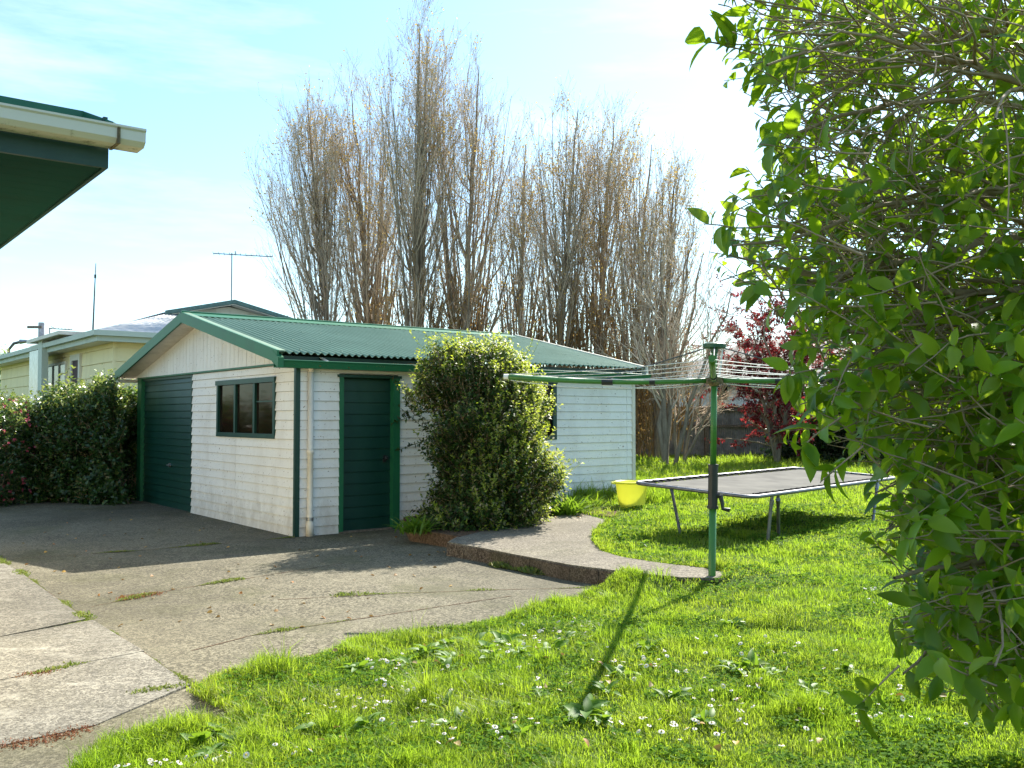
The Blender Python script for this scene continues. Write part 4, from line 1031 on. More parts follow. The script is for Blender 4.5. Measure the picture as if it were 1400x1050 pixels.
    V, F = tubes(np.concatenate([SP]), np.linspace(.018, .004, 7)[None]*np.ones((60, 1)), 4)
    V3, F3 = tubes(Q[::2], np.linspace(.003, .0015, 4)[None]*np.ones((len(Q[::2]), 1)), 3)
    V, F = joinVF([(V, F), (V3, F3)]); link('stem', mesh('stem', V, F), M['shrubbark'], root)
bush()

def mound(name, label, cat, cx, cy, rx, ry, h, n, leaf, mat, tip=None, seed=1, group=None, z0=.0, shape=None, leafw=.6, ntip=.35, lump=.3, flowers=None, cut=None):
    rs = np.random.RandomState(seed); root = empty(name, (cx, cy, z0), label, cat, group)
    def inside(P):
        x = (P[:, 0]-cx)/rx; y = (P[:, 1]-cy)/ry; z = (P[:, 2]-z0)/h
        az = np.arctan2(y, x)
        pr = (1-np.clip(z, 0, 1)**3.2)**.5 if shape is None else shape(z)
        r = np.hypot(x, y); lim = pr*(1-lump*vnoise(P[:, 0]*1.7+P[:, 1], P[:, 2]*1.6+P[:, 1]*.7, 1.1, seed))
        ok = (r < lim) & (r > lim*.45) & (z < 1-.18*vnoise(P[:, 0], P[:, 1], 1.9, seed+1))
        if cut is not None: ok &= cut(P)
        return ok
    pts = blob_pts(n, rs, inside, [(cx-rx, cx+rx), (cy-ry, cy+ry), (z0, z0+h)])
    rel = (pts-np.array([cx, cy, z0+h*.4]))/np.array([rx, ry, h]); d = nrm(rel)+np.array([0, 0, .5])+rs.normal(size=pts.shape)*.3
    Q = shoots(pts, d, leaf*(2+3*rs.rand(len(pts))), 3, rs)
    (V, F), _ = leafy(Q, 7, leaf, leafw, rs, .2); link('foliage', mesh('foliage', V, F), mat, root)
    if tip is not None:
        hi = (rel[:, 2] > .28)|(rs.rand(len(pts)) < .12); hi &= rs.rand(len(pts)) < ntip*2  # paler tips, mostly on the upper part
        Qo = shoots(Q[hi][:, -1], np.array([0, 0, 1.])+rs.normal(size=(hi.sum(), 3))*.4, leaf*(1.5+2*rs.rand(hi.sum())), 3, rs)
        (V, F), _ = leafy(Qo, 4, leaf*.85, leafw, rs, .15); link('bright_tips', mesh('bright_tips', V, F), tip, root)
    if flowers is not None:
        fm, fn, fs = flowers; idx = rs.choice(len(pts), fn); p = Q[idx][:, -1]+rs.normal(size=(fn, 3))*.05+nrm(rel[idx])*.1
        p = np.repeat(p, 5, 0); V, F = leaves(p, rs.normal(size=p.shape), rs.normal(size=p.shape), fs, fs*.7); link('flowers', mesh('flowers', V, F), fm, root)
    m_ = 40; E = pts[rs.choice(len(pts), m_)]; B0 = np.stack([cx+(E[:, 0]-cx)*.35, cy+(E[:, 1]-cy)*.35, np.full(m_, z0)], -1); q = np.linspace(0, 1, 6)[None, :, None]
    SP = B0[:, None]+(E-B0)[:, None]*q; SP[:, 1:-1] += rs.normal(size=(m_, 4, 3))*.04
    V, F = tubes(SP, np.linspace(.022, .005, 6)[None]*np.ones((m_, 1)), 4)
    V3, F3 = tubes(Q[::2], np.full((len(Q[::2]), 3), .003), 3)
    V, F = joinVF([(V, F), (V3, F3)]); link('stem', mesh('stem', V, F), M['shrubbark'], root)
    return root
hl = dp(195, 690, 17.4)
# hedge beside the garage: several plants grown together
boxy = lambda z: (1-np.clip(z, 0, 1)**6)**.5
notshed = lambda P: ((P-C0)@U1 > GW+.14)|((P-C0)@U2 < -.4)
for i, (px, top, rx, Yd, lab, sd) in enumerate(((172, 534, .72, 17.6, 'leafy hedge plant touching the garage door end of the shed', 51), (122, 540, .95, 17.8, 'hedge plant below the door of the cream house', 52), (60, 566, 1.05, 17.9, 'hedge plant under the glazed porch of the cream house', 53))):
    x_ = (px-700)/FPX*Yd; z_ = dp(px, top, Yd)[2]
    mound('hedge_plant', lab, 'hedge', x_, Yd, rx, 1.0, z_*1.04, 3600, .075, M['ivy'], M['ivytip'], sd, 'hedge along the left of the driveway', shape=boxy, lump=.3, cut=notshed)
Yd = 16.6; x_ = (-22-700)/FPX*Yd
mound('fuchsia_bush', 'pink flowering bush at the left edge of the driveway', 'bush', x_, Yd, .68, .8, dp(5, 548, Yd)[2], 1700, .06, M['ivy'], M['ivytip'], 54, shape=boxy, flowers=(M['pink'], 230, .04))
Yd = 19.0; x_ = (-40-700)/FPX*Yd
mound('hedge_plant', 'hedge plant behind the pink flowering bush', 'hedge', x_, Yd, 1.6, 1.0, 1.75, 2400, .08, M['ivy'], M['ivytip'], 55, 'hedge along the left of the driveway', shape=boxy)
# far greenery
for (px, top, rx, Yd, lab, sd) in ((1128, 520, 1.7, 30.5, 'dark shrub right of the red maple by the back fence', 61), (1215, 500, 2.3, 29.0, 'large dark shrub behind the right end of the trampoline', 62), (1330, 470, 2.6, 26.0, 'dark evergreen shrub at the right boundary', 63), (1420, 430, 2.6, 20.0, 'tall dark boundary shrub at the far right', 64)):
    x_ = (px-700)/FPX*Yd
    mound('shrub', lab, 'shrub', x_, Yd, rx, 1.6, dp(px, top, Yd)[2], 2600, .11, M['darkshrub'], M['ivy'], sd, 'dark shrubs along the back right boundary')
mound('shrub', 'green shrub beyond the neighbour house at the far left', 'shrub', -21, 36, 2.2, 2, 4.1, 1500, .16, M['ivy'], M['ivytip'], 66)

# red maple
def maple():
    rs = np.random.RandomState(71); Yd = 28.; cx = (1062-700)/FPX*Yd
    root = empty('red_maple_tree', (cx, Yd, .1), 'dark red leaved maple in front of the back fence', 'maple tree')
    P = np.zeros((6, 8, 3)); q = np.linspace(0, 1, 8)
    for k in range(6):
        az = k*1.05; P[k, :, 0] = cx+math.cos(az)*1.1*q**1.2; P[k, :, 1] = Yd+math.sin(az)*1.0*q**1.2; P[k, :, 2] = .1+(3.6+.8*rs.rand())*q**.9
    P[:, 1:] += rs.normal(size=(6, 7, 3))*.05; Rt = (.06*(1-q)**.8+.012)[None]*np.ones((6, 1))
    A1, R1, _, _ = grow(P, Rt, 20, .1, 1, (35, 80), 1.35, 6, (0, 0, .0), rs, .5, .2, .12)
    A2, R2, _, _ = grow(A1, R1, 6, .2, 1, (20, 60), .55, 4, (0, 0, .0), rs, .5, .3, .15)
    tree_mesh([tubes(P, Rt, 7)], 'trunk', M['bark'], root)
    tree_mesh([tubes(A1, np.maximum(R1, .009), 4), tubes(A2, np.maximum(R2, .006), 3)], 'branches', M['shrubbark'], root)
    (V, F), _ = leafy(A2, 26, .085, .6, rs, .3, spread=1.1, t0=.2)
    link('crown', mesh('crown', V, F), M['maple'], root)
maple()

# ------------------------------------------------------------------ big foreground shrub on the right
def foreground():
    rs = np.random.RandomState(81)
    root = empty('glossy_leaved_shrub', (2.3, 3.1, LZ), 'big glossy green leaved shrub filling the right foreground', 'shrub')
    out = [(985, -120), (975, -20), (988, 30), (1010, 60), (1022, 95), (1052, 118), (1036, 160), (1042, 240), (1015, 285), (975, 312), (962, 345), (990, 385), (1040, 400), (1084, 430), (1080, 470), (1100, 520), (1092, 560), (1140, 600), (1190, 640), (1205, 690), (1198, 740), (1238, 800), (1236, 860), (1228, 900), (1300, 930), (1370, 965), (1480, 975), (1700, 990), (1750, -120)]
    def mk(n, y0, y1, poly, power=1.0):
        got = []; tot = 0
        while tot < n:
            Y = y0+(y1-y0)*rs.rand(n*2)**power; px = 940+rs.rand(n*2)*760; py = -120+rs.rand(n*2)*1120
            k = inpoly(px, py, poly)
            P = np.array([dp(a, b_, c) for a, b_, c in zip(px[k], py[k], Y[k])]); got.append(P); tot += len(P)
        return np.concatenate(got)[:n]
    # the face of the shrub runs back and to the left; deeper growth only further right
    front_ = mk(680, 1.95, 2.6, out)
    mid = np.concatenate([mk(1080, 2.5, 3.3, out), mk(330, 2.2, 3.0, [(1120, 520), (1215, 660), (1235, 800), (1240, 890), (1310, 920), (1700, 970), (1700, 430), (1250, 440)])])
    deep_poly = [(1100+(x-1100)*.9+30 if x < 1500 else x, y) for x, y in out]
    deep = np.concatenate([mk(520, 3.2, 4.4, [(max(x+60, 1060), y) for x, y in out]), mk(1000, 3.0, 4.4, [(1150, 400), (1180, 560), (1260, 640), (1270, 900), (1340, 930), (1700, 980), (1700, 330), (1400, 330)])])
    heart = np.array([2.5, 3.3, 1.7])
    def run(pts, ln, per, L_, seg, nm, mat):
        away = nrm((pts-heart)*np.array([1, .55, .55]))
        d = away*.8+np.array([-.35, -.1, .12])+rs.normal(size=pts.shape)*.42
        Lh = ln*(.6+.8*rs.rand(len(pts)))
        Q = shoots(pts-nrm(d)*Lh[:, None]*.8, d, Lh, 6, rs, .1, -.05)
        (V, F), _ = leafy(Q, per, L_*.93, .48, rs, .38, seg, 1.0, .3, .55)
        return Q, V, F
    Qf, V1, F1 = run(front_, .26, 7, .062, 3, 'a', None)
    Qm, V2, F2 = run(mid, .28, 8, .062, 3, 'b', None)
    Qd, V3, F3 = run(deep, .34, 9, .07, 3, 'c', None)
    sp = np.array([dp(1062, 62, 2.2), dp(1040, 75, 2.2), dp(1180, 610, 2.0), dp(1260, 470, 2.0), dp(1230, 910, 2.0), dp(1150, 570, 2.1)])
    sdr = np.array([[-1, 0, .05], [-1, 0, .3], [-.7, 0, -.6], [-.7, 0, -.6], [-.8, 0, -.7], [-.8, 0, -.6]])
    Qs = shoots(sp, sdr, np.array([.16, .14, .12, .12, .12, .12]), 6, rs, .05, 0)
    (V4, F4), _ = leafy(Qs, 7, .085, .42, rs, .35, 3, .7, .3)
    V, F = joinVF([(V1, F1), (V2, F2), (V3, F3), (V4, F4)])
    link('foliage', mesh('foliage', V, F, True), M['fgleaf'], root)
    # branches: long wandering limbs that leave the trunk on the right
    starts = [(1480, 20, 2.9), (1470, 90, 2.5), (1480, 160, 3.0), (1470, 240, 2.6), (1480, 310, 2.9), (1470, 390, 2.5), (1480, 470, 3.0), (1470, 560, 2.7), (1480, 650, 2.9), (1480, 740, 2.6), (1470, 60, 3.4), (1480, 200, 3.5), (1480, 350, 3.4), (1490, 520, 3.4), (1480, 820, 2.8), (1470, 130, 2.2)]
    ends = [(1020, 40, 2.3), (1040, 90, 2.0), (1060, 220, 2.2), (1010, 330, 2.2), (1090, 390, 2.4), (1000, 350, 2.7), (1110, 510, 2.4), (1110, 530, 2.3), (1200, 660, 2.5), (1240, 800, 2.2), (1080, 130, 2.9), (1050, 300, 2.9), (1120, 440, 2.9), (1200, 620, 2.8), (1260, 900, 2.4), (1150, 20, 2.0)]
    LP = []
    for a, b_ in zip(starts, ends):
        A = np.array(dp(*a)); B_ = np.array(dp(*b_)); q = np.linspace(0, 1, 14)[:, None]
        P = A+(B_-A)*q; P[:, 2] += np.sin(q[:, 0]*PI)*rs.uniform(-.03, .12); P[1:] += np.cumsum(rs.normal(size=(13, 3))*.008, 0); LP.append(P)
    LP = np.array(LP); RL = np.linspace(.013, .0035, 14)[None]*(.7+.6*rs.rand(len(LP)))[:, None]
    C1, RC1, _, _ = grow(LP, RL, 12, .05, .85, (14, 40), .5, 8, (-.05, 0, .0), rs, .6, .4, .09)
    C2, RC2, _, _ = grow(C1, RC1, 3, .1, .9, (20, 50), .22, 5, (-.1, 0, .0), rs, .7, .5, .09)
    big = [(x-6 if x < 1450 else x, y) for x, y in out]
    def keepin(Q, RQ):
        ok = np.ones(len(Q), bool)
        for k in range(Q.shape[1]):
            px, py = proj(Q[:, k]); ok &= inpoly(px, py, big) | (px > 1380)
        ok &= Q[:, :, 1].min(1) > 1.6
        return Q[ok], RQ[ok]
    C1, RC1 = keepin(C1, RC1); C2, RC2 = keepin(C2, RC2)
    parts = [tubes(LP, RL, 7), tubes(C1, np.maximum(RC1, .0022), 5), tubes(C2, np.maximum(RC2, .0016), 4)]
    for Q in (Qf, Qm, Qd, Qs): parts.append(tubes(Q, np.linspace(.0026, .0012, 6)[None]*np.ones((len(Q), 1)), 4)) if len(Q[0]) == 6 else None
    tr_ = []
    for k in range(16):
        B0 = np.array([2.35+rs.rand()*.3, 3.0+rs.rand()*.4, .08]); E = LP[k, 0]; q = np.linspace(0, 1, 14)[:, None]; tr_.append(B0+(E-B0)*q)
    parts.append(tubes(np.array(tr_), np.linspace(.03, .013, 14)[None]*np.ones((16, 1)), 7))
    V, F = joinVF(parts); link('branches', mesh('branches', V, F, True), M['shrubbark'], root)
foreground()

# ------------------------------------------------------------------ grass, weeds, daisies
def grass():
    rs = np.random.RandomState(91); n = 620000
    Y = np.exp(math.log(2.7)+rs.rand(n)*(math.log(33)-math.log(2.7))); x = (-.52+1.14*rs.rand(n))*Y
    k = inpoly(x, Y, lawn_poly) & ~inpoly(x, Y, kerb_poly)
    front_d = segdist(x, Y, front)
    x, Y, front_d = x[k], Y[k], front_d[k]
    # extra thatch along the edges
    ex = []
    for line, m_, wd in ((front, 26000, .10), (kerbB, 9000, .06), ([tuple(S(-.05, 3.4, 0)[:2]), tuple(S(-.05, 6.3, 0)[:2])], 9000, .22), ([gp(850, 797), gp(990, 797)], 5000, .06)):
        ln = np.array(line); seg = np.linalg.norm(np.diff(ln, axis=0), axis=1); pr = seg/seg.sum(); i = rs.choice(len(seg), m_, p=pr); t = rs.rand(m_)[:, None]
        ex.append(ln[i]*(1-t)+ln[i+1]*t+rs.normal(size=(m_, 2))*wd)
    ex = np.concatenate(ex); ke = inpoly(ex[:, 0], ex[:, 1], lawn_poly)|(segdist(ex[:, 0], ex[:, 1], front) < .05); ke &= ~inpoly(ex[:, 0], ex[:, 1], kerb_poly); ex = ex[ke]
    x = np.concatenate([x, ex[:, 0]]); Y = np.concatenate([Y, ex[:, 1]])
    d = segdist(x, Y, front)
    n = len(x); z = lawn_h(x, Y)
    tuft = vnoise(x, Y, 2.3, 5); tuft2 = vnoise(x, Y, 6.5, 6); big = vnoise(x, Y, .55, 7)
    h = (.02+.05*tuft**2+.085*tuft2**3+.03*rs.rand(n)**2)*(.7+.6*big)*np.where(rs.rand(n) < .12, 1.5, 1)
    wallside = ((np.stack([x, Y, 0*x], 1)-C0)@U1 > -.75) & ((np.stack([x, Y, 0*x], 1)-C0)@U2 > 3.4) & (Y < 17)
    h *= np.where(wallside, 3.4, 1)*np.where(Y > 22, 2.6, 1)*np.where((Y > 12)&(Y <= 22), 1.25, 1)
    dens_short = rs.rand(n) < .18*(tuft < .3); h *= np.where(dens_short, .5, 1)
    w = np.maximum(.0042, Y*.00072)*(.7+.6*rs.rand(n))
    az = rs.rand(n)*2*PI; lean = .25+.75*rs.rand(n)**1.2
    # wind / tread lays neighbouring blades the same way
    laz = vnoise(x, Y, 1.1, 8)*4*PI
    dx = np.cos(az)*.95+np.cos(laz)*.22; dy = np.sin(az)*.95+np.sin(laz)*.22
    D = np.stack([dx, dy, 0*dx], -1); Sd = nrm(np.stack([-dy, dx, 0*dx], -1)+rs.normal(size=(n, 3))*.3)
    B0 = np.stack([x, Y, z-.006], -1); hh = h[:, None]; ww = w[:, None]
    tc = rs.rand(60, 2)*np.array([1.14, 1.0])+np.array([-.52, 0]); ty_ = np.exp(1.05+tc[:, 1]*1.3); tx_ = tc[:, 0]*ty_
    ed = [gp(*q) for q in ((500, 905), (530, 895), (470, 915), (905, 812), (885, 820), (930, 806), (345, 935), (390, 925), (840, 830), (775, 845), (300, 960), (985, 800), (960, 805))]
    tx_ = np.concatenate([tx_, [q[0] for q in ed]]); ty_ = np.concatenate([ty_, [q[1] for q in ed]])
    boost = np.zeros(n)
    for a_, b_ in zip(tx_, ty_):
        r_ = .05+.08*rs.rand(); boost = np.maximum(boost, np.exp(-((x-a_)**2+(Y-b_)**2)/r_**2)*(.6+1.3*rs.rand()))
    h = .82*h*(1+boost); hh = h[:, None]
    m1 = B0+UZ*hh*.55+D*(hh*.25*lean[:, None]); tip = B0+UZ*hh*(1-.3*lean[:, None])+D*(hh*.85*lean[:, None])
    V = np.stack([B0-Sd*ww*.5, B0+Sd*ww*.5, m1+Sd*ww*.42, tip+Sd*ww*.06, tip-Sd*ww*.06, m1-Sd*ww*.42], 1).reshape(-1, 3)
    i = np.arange(n)*6
    F = np.concatenate([np.stack([i, i+1, i+2, i+5], -1), np.stack([i+5, i+2, i+3, i+4], -1)])
    tag(link('grass', mesh('grass', V, F), M['grass']), 'unmown bright green lawn grass', 'grass', kind='stuff')
grass()
def clover():
    rs = np.random.RandomState(92); n = 70000
    Y = np.exp(math.log(2.7)+rs.rand(n)*(math.log(15)-math.log(2.7))); x = (-.52+1.14*rs.rand(n))*Y
    k = inpoly(x, Y, lawn_poly) & ~inpoly(x, Y, kerb_poly) & (vnoise(x, Y, 1.6, 21)*.6+vnoise(x, Y, 5, 22)*.4 > .47)
    x, Y = x[k], Y[k]; n = len(x); z = lawn_h(x, Y)
    c = np.stack([x, Y, z+.012+.03*rs.rand(n)], -1); c = np.repeat(c, 3, 0); az = np.tile(np.arange(3)*2.094, n)+np.repeat(rs.rand(n)*6, 3)
    D = np.stack([np.cos(az), np.sin(az), .15+.5*rs.rand(3*n)], -1); l_ = np.repeat(.011+.009*rs.rand(n), 3)*np.maximum(1, c[:, 1]/6)
    V, F = leaves(c, D, np.tile(UZ, (3*n, 1))+rs.normal(size=c.shape)*.5, l_, l_*1.0, .1, .1)
    tag(link('clover', mesh('clover', V, F), M['clover']), 'low clover growing through the lawn', 'clover', kind='stuff')
clover()
def joints():
    rs = np.random.RandomState(95)
    def tufts(lines, mat, name, label, hgt=.02, each=260, wd=.012, patch=.45):
        Vs = []
        for line, dens in lines:
            ln = np.array([gp(*p) for p in line]); seg = np.linalg.norm(np.diff(ln, axis=0), axis=1); m_ = int(each*seg.sum()*dens)
            i = rs.choice(len(seg), m_, p=seg/seg.sum()); t = rs.rand(m_)[:, None]; P = ln[i]*(1-t)+ln[i+1]*t
            f = vnoise(P[:, 0]*1.0, P[:, 1]*1.0, 2.6, 9); keep = f > patch; P = P[keep]; sz = np.clip((f[keep]-patch)*4, .2, 1.3)
            P = P+rs.normal(size=P.shape)*wd*sz[:, None]; Vs.append((np.concatenate([P, np.full((len(P), 1), .004)], 1), sz))
        P = np.concatenate([a for a, b_ in Vs]); sz = np.concatenate([b_ for a, b_ in Vs])
        d = rs.normal(size=P.shape); d[:, 2] = np.abs(d[:, 2])+.4
        V, F = leaves(P, d, rs.normal(size=P.shape), hgt*sz*(.6+.8*rs.rand(len(P))), hgt*.5*sz, .2)
        tag(link(name, mesh(name, V, F), mat), label, 'weeds', kind='stuff')
    j1 = [(-60, 724), (0, 768), (24, 780), (52, 800), (80, 820), (120, 848), (160, 868), (200, 896), (262, 938)]
    tufts([(j1, 1.6), ([(0, 873), (125, 848)], 1), ([(30, 927), (90, 914), (192, 893)], 1.6), ([(180, 950), (262, 938)], 2.0), ([(125, 830), (240, 806), (332, 792)], 1.6), ([(290, 882), (340, 870), (440, 854), (560, 836)], 1.3), ([(60, 760), (180, 754), (400, 735)], 1.4), ([(460, 815), (560, 811), (700, 806), (850, 803)], 1.1), ([(440, 893), (520, 874)], 1.5)],
          M['moss'], 'moss', 'low moss and grass growing in the concrete joints', .02, 520, .02, .5)
    tufts([([(0, 1024), (60, 1016), (128, 996)], 3), ([(25, 927), (75, 920)], 3), ([(165, 820), (215, 812)], 2), ([(630, 764), (700, 778), (800, 796), (850, 800)], 2.0)], M['redweed'], 'creeping_weed', 'reddish brown creeping weeds in the concrete joints', .014, 700, .03, .38)
    tufts([([(622, 763), (700, 779), (800, 796), (860, 802), (960, 803)], 2.4)], M['moss'], 'kerb_weeds', 'small weeds growing at the foot of the step', .05, 500, .02, .35)
joints()
def cracks():
    rs = np.random.RandomState(96); b = MB()
    for line in ([(125, 830), (240, 806), (332, 792), (470, 770)], [(262, 890), (340, 870), (440, 854), (560, 836), (700, 815)], [(20, 764), (180, 754), (400, 735)], [(380, 820), (560, 811), (700, 806), (850, 803)], [(420, 897), (520, 874)], [(0, 768), (24, 780), (52, 800), (80, 820), (120, 848), (160, 868), (200, 896), (262, 938)]):
        g = [np.array(gp(*p)) for p in line]; pts = []
        for A, B_ in zip(g[:-1], g[1:]):
            m_ = max(2, int(np.linalg.norm(B_-A)/.05)); pts += [A+(B_-A)*k/m_ for k in range(m_)]
        pts.append(g[-1]); V = []
        for i, p in enumerate(pts):
            q = pts[min(i+1, len(pts)-1)]-pts[max(i-1, 0)]; q = q/np.linalg.norm(q); nn = np.array([-q[1], q[0]]); w_ = .003+.006*rs.rand(); o_ = rs.normal()*.004
            V += [(*(p+nn*(o_+w_)), .003), (*(p+nn*(o_-w_)), .003)]
        b.add(V, [(2*i, 2*i+1, 2*i+3, 2*i+2) for i in range(len(pts)-1)])
    tag(b.build('joint', M['litter']), 'dark dirt filled joints in the concrete', 'joint', kind='structure')
cracks()
def petal_ring(r, n=9):
    V = [(0, 0, .004)]; F = []
    for k in range(n):
        a = 2*PI*k/n; b_ = 2*PI*(k+.8)/n; i = len(V)
        V += [(r*.25*math.cos(a), r*.25*math.sin(a), .002), (r*math.cos(a), r*math.sin(a), .0), (r*math.cos(b_), r*math.sin(b_), .001), (r*.25*math.cos(b_), r*.25*math.sin(b_), .002)]
        F.append((i, i+1, i+2, i+3))
    m_ = 8; c0 = len(V)
    for k in range(m_): V.append((r*.34*math.cos(2*PI*k/m_), r*.34*math.sin(2*PI*k/m_), .003))
    V.append((0, 0, .008)); F += [(c0+k, c0+(k+1) % m_, c0+m_) for k in range(m_)]
    s0 = len(V); V += [(.0012, 0, 0), (-.0012, 0, 0), (-.0012, .001, -.06), (.0012, .001, -.06)]; F.append((s0, s0+1, s0+2, s0+3))
    me = mesh('daisy', V, F)
    me.materials.append(M['petal']); me.materials.append(M['yellow']); me.materials.append(M['grass'])
    for i, p_ in enumerate(me.polygons): p_.material_index = 0 if i < n else (1 if i < n+m_ else 2)
    return me
def daisies():
    rs = np.random.RandomState(97); me = petal_ring(.0125)
    spots = []
    cl = [(760, 940, 260, 70, 46), (560, 950, 60, 26, 22), (470, 960, 50, 20, 20), (800, 860, 70, 20, 22), (720, 880, 60, 16, 16), (1000, 960, 80, 40, 22), (900, 1020, 120, 25, 22), (640, 1010, 130, 30, 26), (310, 1030, 110, 16, 18), (1060, 910, 80, 30, 14), (1150, 1000, 90, 30, 12), (880, 920, 60, 20, 14), (520, 905, 50, 12, 12), (1250, 990, 100, 40, 10), (190, 1040, 30, 8, 8), (1180, 840, 100, 30, 12)]
    for (cx, cy, sx, sy, n) in cl:
        for k in range(n): spots.append((cx+rs.normal()*sx*.5, cy+rs.normal()*sy*.5))
    c = 0
    for (px, py) in spots:
        x, y = gp(px, min(py, 1060), .1)
        if not inpoly(np.array([x]), np.array([y]), lawn_poly)[0] or inpoly(np.array([x]), np.array([y]), kerb_poly)[0] or segdist(np.array([x]), np.array([y]), front)[0] < .04: continue
        z = float(lawn_h(np.array([x]), np.array([y]))[0])
        o = bpy.data.objects.new('daisy', me); COL.objects.link(o); s = .7+.5*rs.rand()
        o.location = (x, y, z+.045+.02*rs.rand()); o.rotation_euler = (rs.normal()*.35-.15, rs.normal()*.35, rs.rand()*6); o.scale = (s, s, s)
        tag(o, 'small white daisy among the lawn grass', 'daisy', 'daisies scattered over the lawn')
daisies()
def weeds():
    rs = np.random.RandomState(99)
    def rosette(i, px, py, sz, nl, upright, label, pale=False):
        x, y = gp(px, py, .1); z = float(lawn_h(np.array([x]), np.array([y]))[0])
        az = np.arange(nl)*2.4+rs.rand(); el = upright*(.25+1.0*rs.rand(nl)); az = az+rs.normal(size=nl)*.5
        P = np.stack([.008*np.cos(az), .008*np.sin(az), np.full(nl, .01)], -1); D = np.stack([np.cos(az)*np.cos(el), np.sin(az)*np.cos(el), np.sin(el)], -1)
        P = P+rs.normal(size=P.shape)*np.array([.018, .018, .004]); V, F = leaves(P, D, np.tile(UZ, (nl, 1))+rs.normal(size=P.shape)*.3, sz*(.35+.6*rs.rand(nl)), sz*(.22+.2*rs.rand(nl)), .5, .3, 3)
        e = link('weed_plant', mesh('weed_plant', V, F, True), M['weed']); e.location = (x, y, z+.015)
        tag(e, label, 'weed', 'broad leaved weeds in the lawn')
    S_ = [(x_+rs.normal()*26, y_+rs.normal()*9, .08+.04*rs.rand(), 5, .9) for x_, y_ in ((620, 882), (600, 895), (655, 900), (680, 872), (640, 865), (500, 900), (730, 900), (780, 905), (850, 960), (990, 935), (600, 960), (700, 1010), (1100, 930), (900, 890), (340, 990), (300, 1005), (960, 870), (820, 880))]+[(585, 885, .13, 9, .9), (612, 876, .12, 8, .9), (640, 880, .14, 9, 1.0), (662, 890, .12, 8, .8), (690, 878, .13, 9, .9), (712, 900, .1, 8, .8), (560, 905, .1, 8, .9), (612, 915, .1, 7, .8),
          (318, 1012, .12, 7, .7), (290, 1020, .1, 6, .7), (505, 985, .12, 6, .9), (688, 985, .12, 8, .7), (800, 990, .15, 8, .8), (820, 1000, .1, 7, .8), (1030, 925, .13, 10, .9), (1010, 930, .11, 8, .9), (1055, 935, .1, 7, .8), (920, 965, .1, 7, .8), (850, 745, .12, 9, .8), (880, 752, .1, 8, .8), (700, 885, .11, 7, .8), (850, 935, .12, 7, .7), (770, 880, .1, 7, .7), (620, 1000, .11, 7, .8), (1110, 960, .1, 7, .7), (430, 985, .09, 6, .7), (960, 1000, .1, 7, .8), (735, 960, .09, 6, .6)]
    for i, (px, py, sz, nl, up) in enumerate(S_): rosette(i, px, py, sz*1.1, nl+6, up, 'broad leaved green weed rosette in the lawn')
    # strap-leaved clump between bush and tub
    for (px, py, n, hgt, lab) in ((775, 705, 150, .42, 'strap leaved clump at the foot of the shed beside the bush'), (798, 697, 110, .34, 'smaller strap leaved clump nearest the yellow tub'), (570, 728, 120, .3, 'low leafy clump at the foot of the door frame')):
        x, y = gp(px, py, .13); az = rs.rand(n)*2*PI; el = .7+.7*rs.rand(n)
        P = np.stack([x+rs.normal(size=n)*.1, y+rs.normal(size=n)*.1, np.full(n, .12)], -1); D = np.stack([np.cos(az)*np.cos(el), np.sin(az)*np.cos(el), np.sin(el)], -1)
        V, F = leaves(P, D, np.tile(UZ, (n, 1)), hgt*(.6+.5*rs.rand(n)), .03, .45, .3, 3); o = link('clump_plant', mesh('clump_plant', V, F, True), M['weed']); tag(o, lab, 'plant')
    # fallen leaves
    P = []
    for k in range(70):
        px, py = (rs.uniform(420, 1300), rs.uniform(860, 1045)) if k < 40 else (rs.uniform(690, 815), rs.uniform(693, 716))
        x, y = gp(px, py, .13)
        if inpoly(np.array([x]), np.array([y]), lawn_poly)[0] or k >= 40: P.append((x, y, (float(lawn_h(np.array([x]), np.array([y]))[0])+.045) if k < 40 else .17))
    for k in range(90):
        x, y = gp(rs.uniform(30, 620), rs.uniform(700, 790) if k < 60 else rs.uniform(790, 860), 0); P.append((x, y, .008))
    P = np.array(P); V, F = leaves(P, rs.normal(size=P.shape)*np.array([1, 1, .1]), np.tile(UZ, (len(P), 1))+rs.normal(size=P.shape)*.4, .045, .03, .3, .3, 3)
    tag(link('fallen_leaves', mesh('fallen_leaves', V, F), M['deadleaf']), 'orange and brown fallen leaves scattered on lawn and driveway', 'fallen leaves', kind='stuff')
weeds()

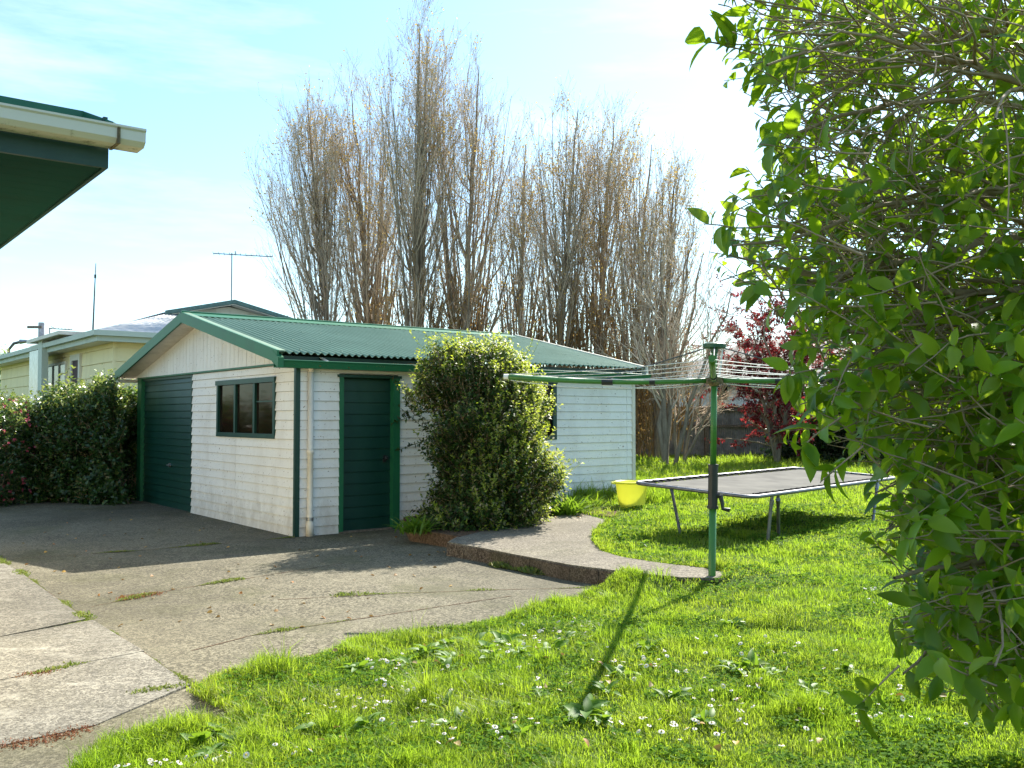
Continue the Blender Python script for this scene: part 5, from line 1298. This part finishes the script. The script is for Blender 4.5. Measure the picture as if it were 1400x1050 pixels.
# ------------------------------------------------------------------ camera, sun, sky
cam = bpy.data.objects.new('camera', bpy.data.cameras.new('camera')); COL.objects.link(cam); SC.camera = cam
cam.location = (0, 0, EYE); cam.rotation_euler = (R(90)+PITCH, 0, 0)
cam.data.sensor_width = 36; cam.data.lens = FPX/1400*36; cam.data.clip_end = 3000; cam.data.clip_start = .05
AZ, EL = R(29.7), R(40.4)
sd = Vector((math.sin(AZ)*math.cos(EL), math.cos(AZ)*math.cos(EL), math.sin(EL)))
sl = bpy.data.lights.new('sun', 'SUN'); sl.energy = 5.0; sl.angle = R(.55); sl.color = (1, .95, .84)
so = bpy.data.objects.new('sun', sl); COL.objects.link(so); so.rotation_euler = (-sd).to_track_quat('-Z', 'Y').to_euler()
w = bpy.data.worlds.new('World'); SC.world = w; w.use_nodes = True; nt = w.node_tree; nt.nodes.clear()
sky = N(nt, 'ShaderNodeTexSky'); sky.sky_type = 'NISHITA'; sky.sun_disc = False; sky.sun_elevation = EL; sky.sun_rotation = AZ
sky.air_density = 1.0; sky.dust_density = .45; sky.ozone_density = 1.0
bg = N(nt, 'ShaderNodeBackground'); bg.inputs['Strength'].default_value = .105
tc = N(nt, 'ShaderNodeTexCoord'); mp = N(nt, 'ShaderNodeMapping'); mp.inputs['Scale'].default_value = (1, 1, 5.5); mp.inputs['Rotation'].default_value = (0, R(6), 0)
L(nt, tc.outputs['Generated'], mp.inputs['Vector'])
cf = ramp(nt, noise(nt, mp.outputs['Vector'], 2.3, 8, .6), [(.46, 0), (.7, .6)])
col = mixc(nt, cf, sky.outputs['Color'], (6, 6.2, 6.4))
col = mixc(nt, 1.0, col, (.81, .965, .985), 'MULTIPLY')
L(nt, col, bg.inputs['Color']); wo = N(nt, 'ShaderNodeOutputWorld'); L(nt, bg.outputs[0], wo.inputs['Surface'])
SC.view_settings.view_transform = 'Standard'; SC.view_settings.look = 'None'; SC.view_settings.gamma = 1; SC.view_settings.use_curve_mapping = False
SC.view_settings.exposure = 1.4
SC.render.engine = 'CYCLES'; SC.cycles.use_denoising = True
SC.cycles.max_bounces = 8; SC.cycles.diffuse_bounces = 4; SC.cycles.glossy_bounces = 3; SC.cycles.transmission_bounces = 4
SC.cycles.sample_clamp_indirect = 8
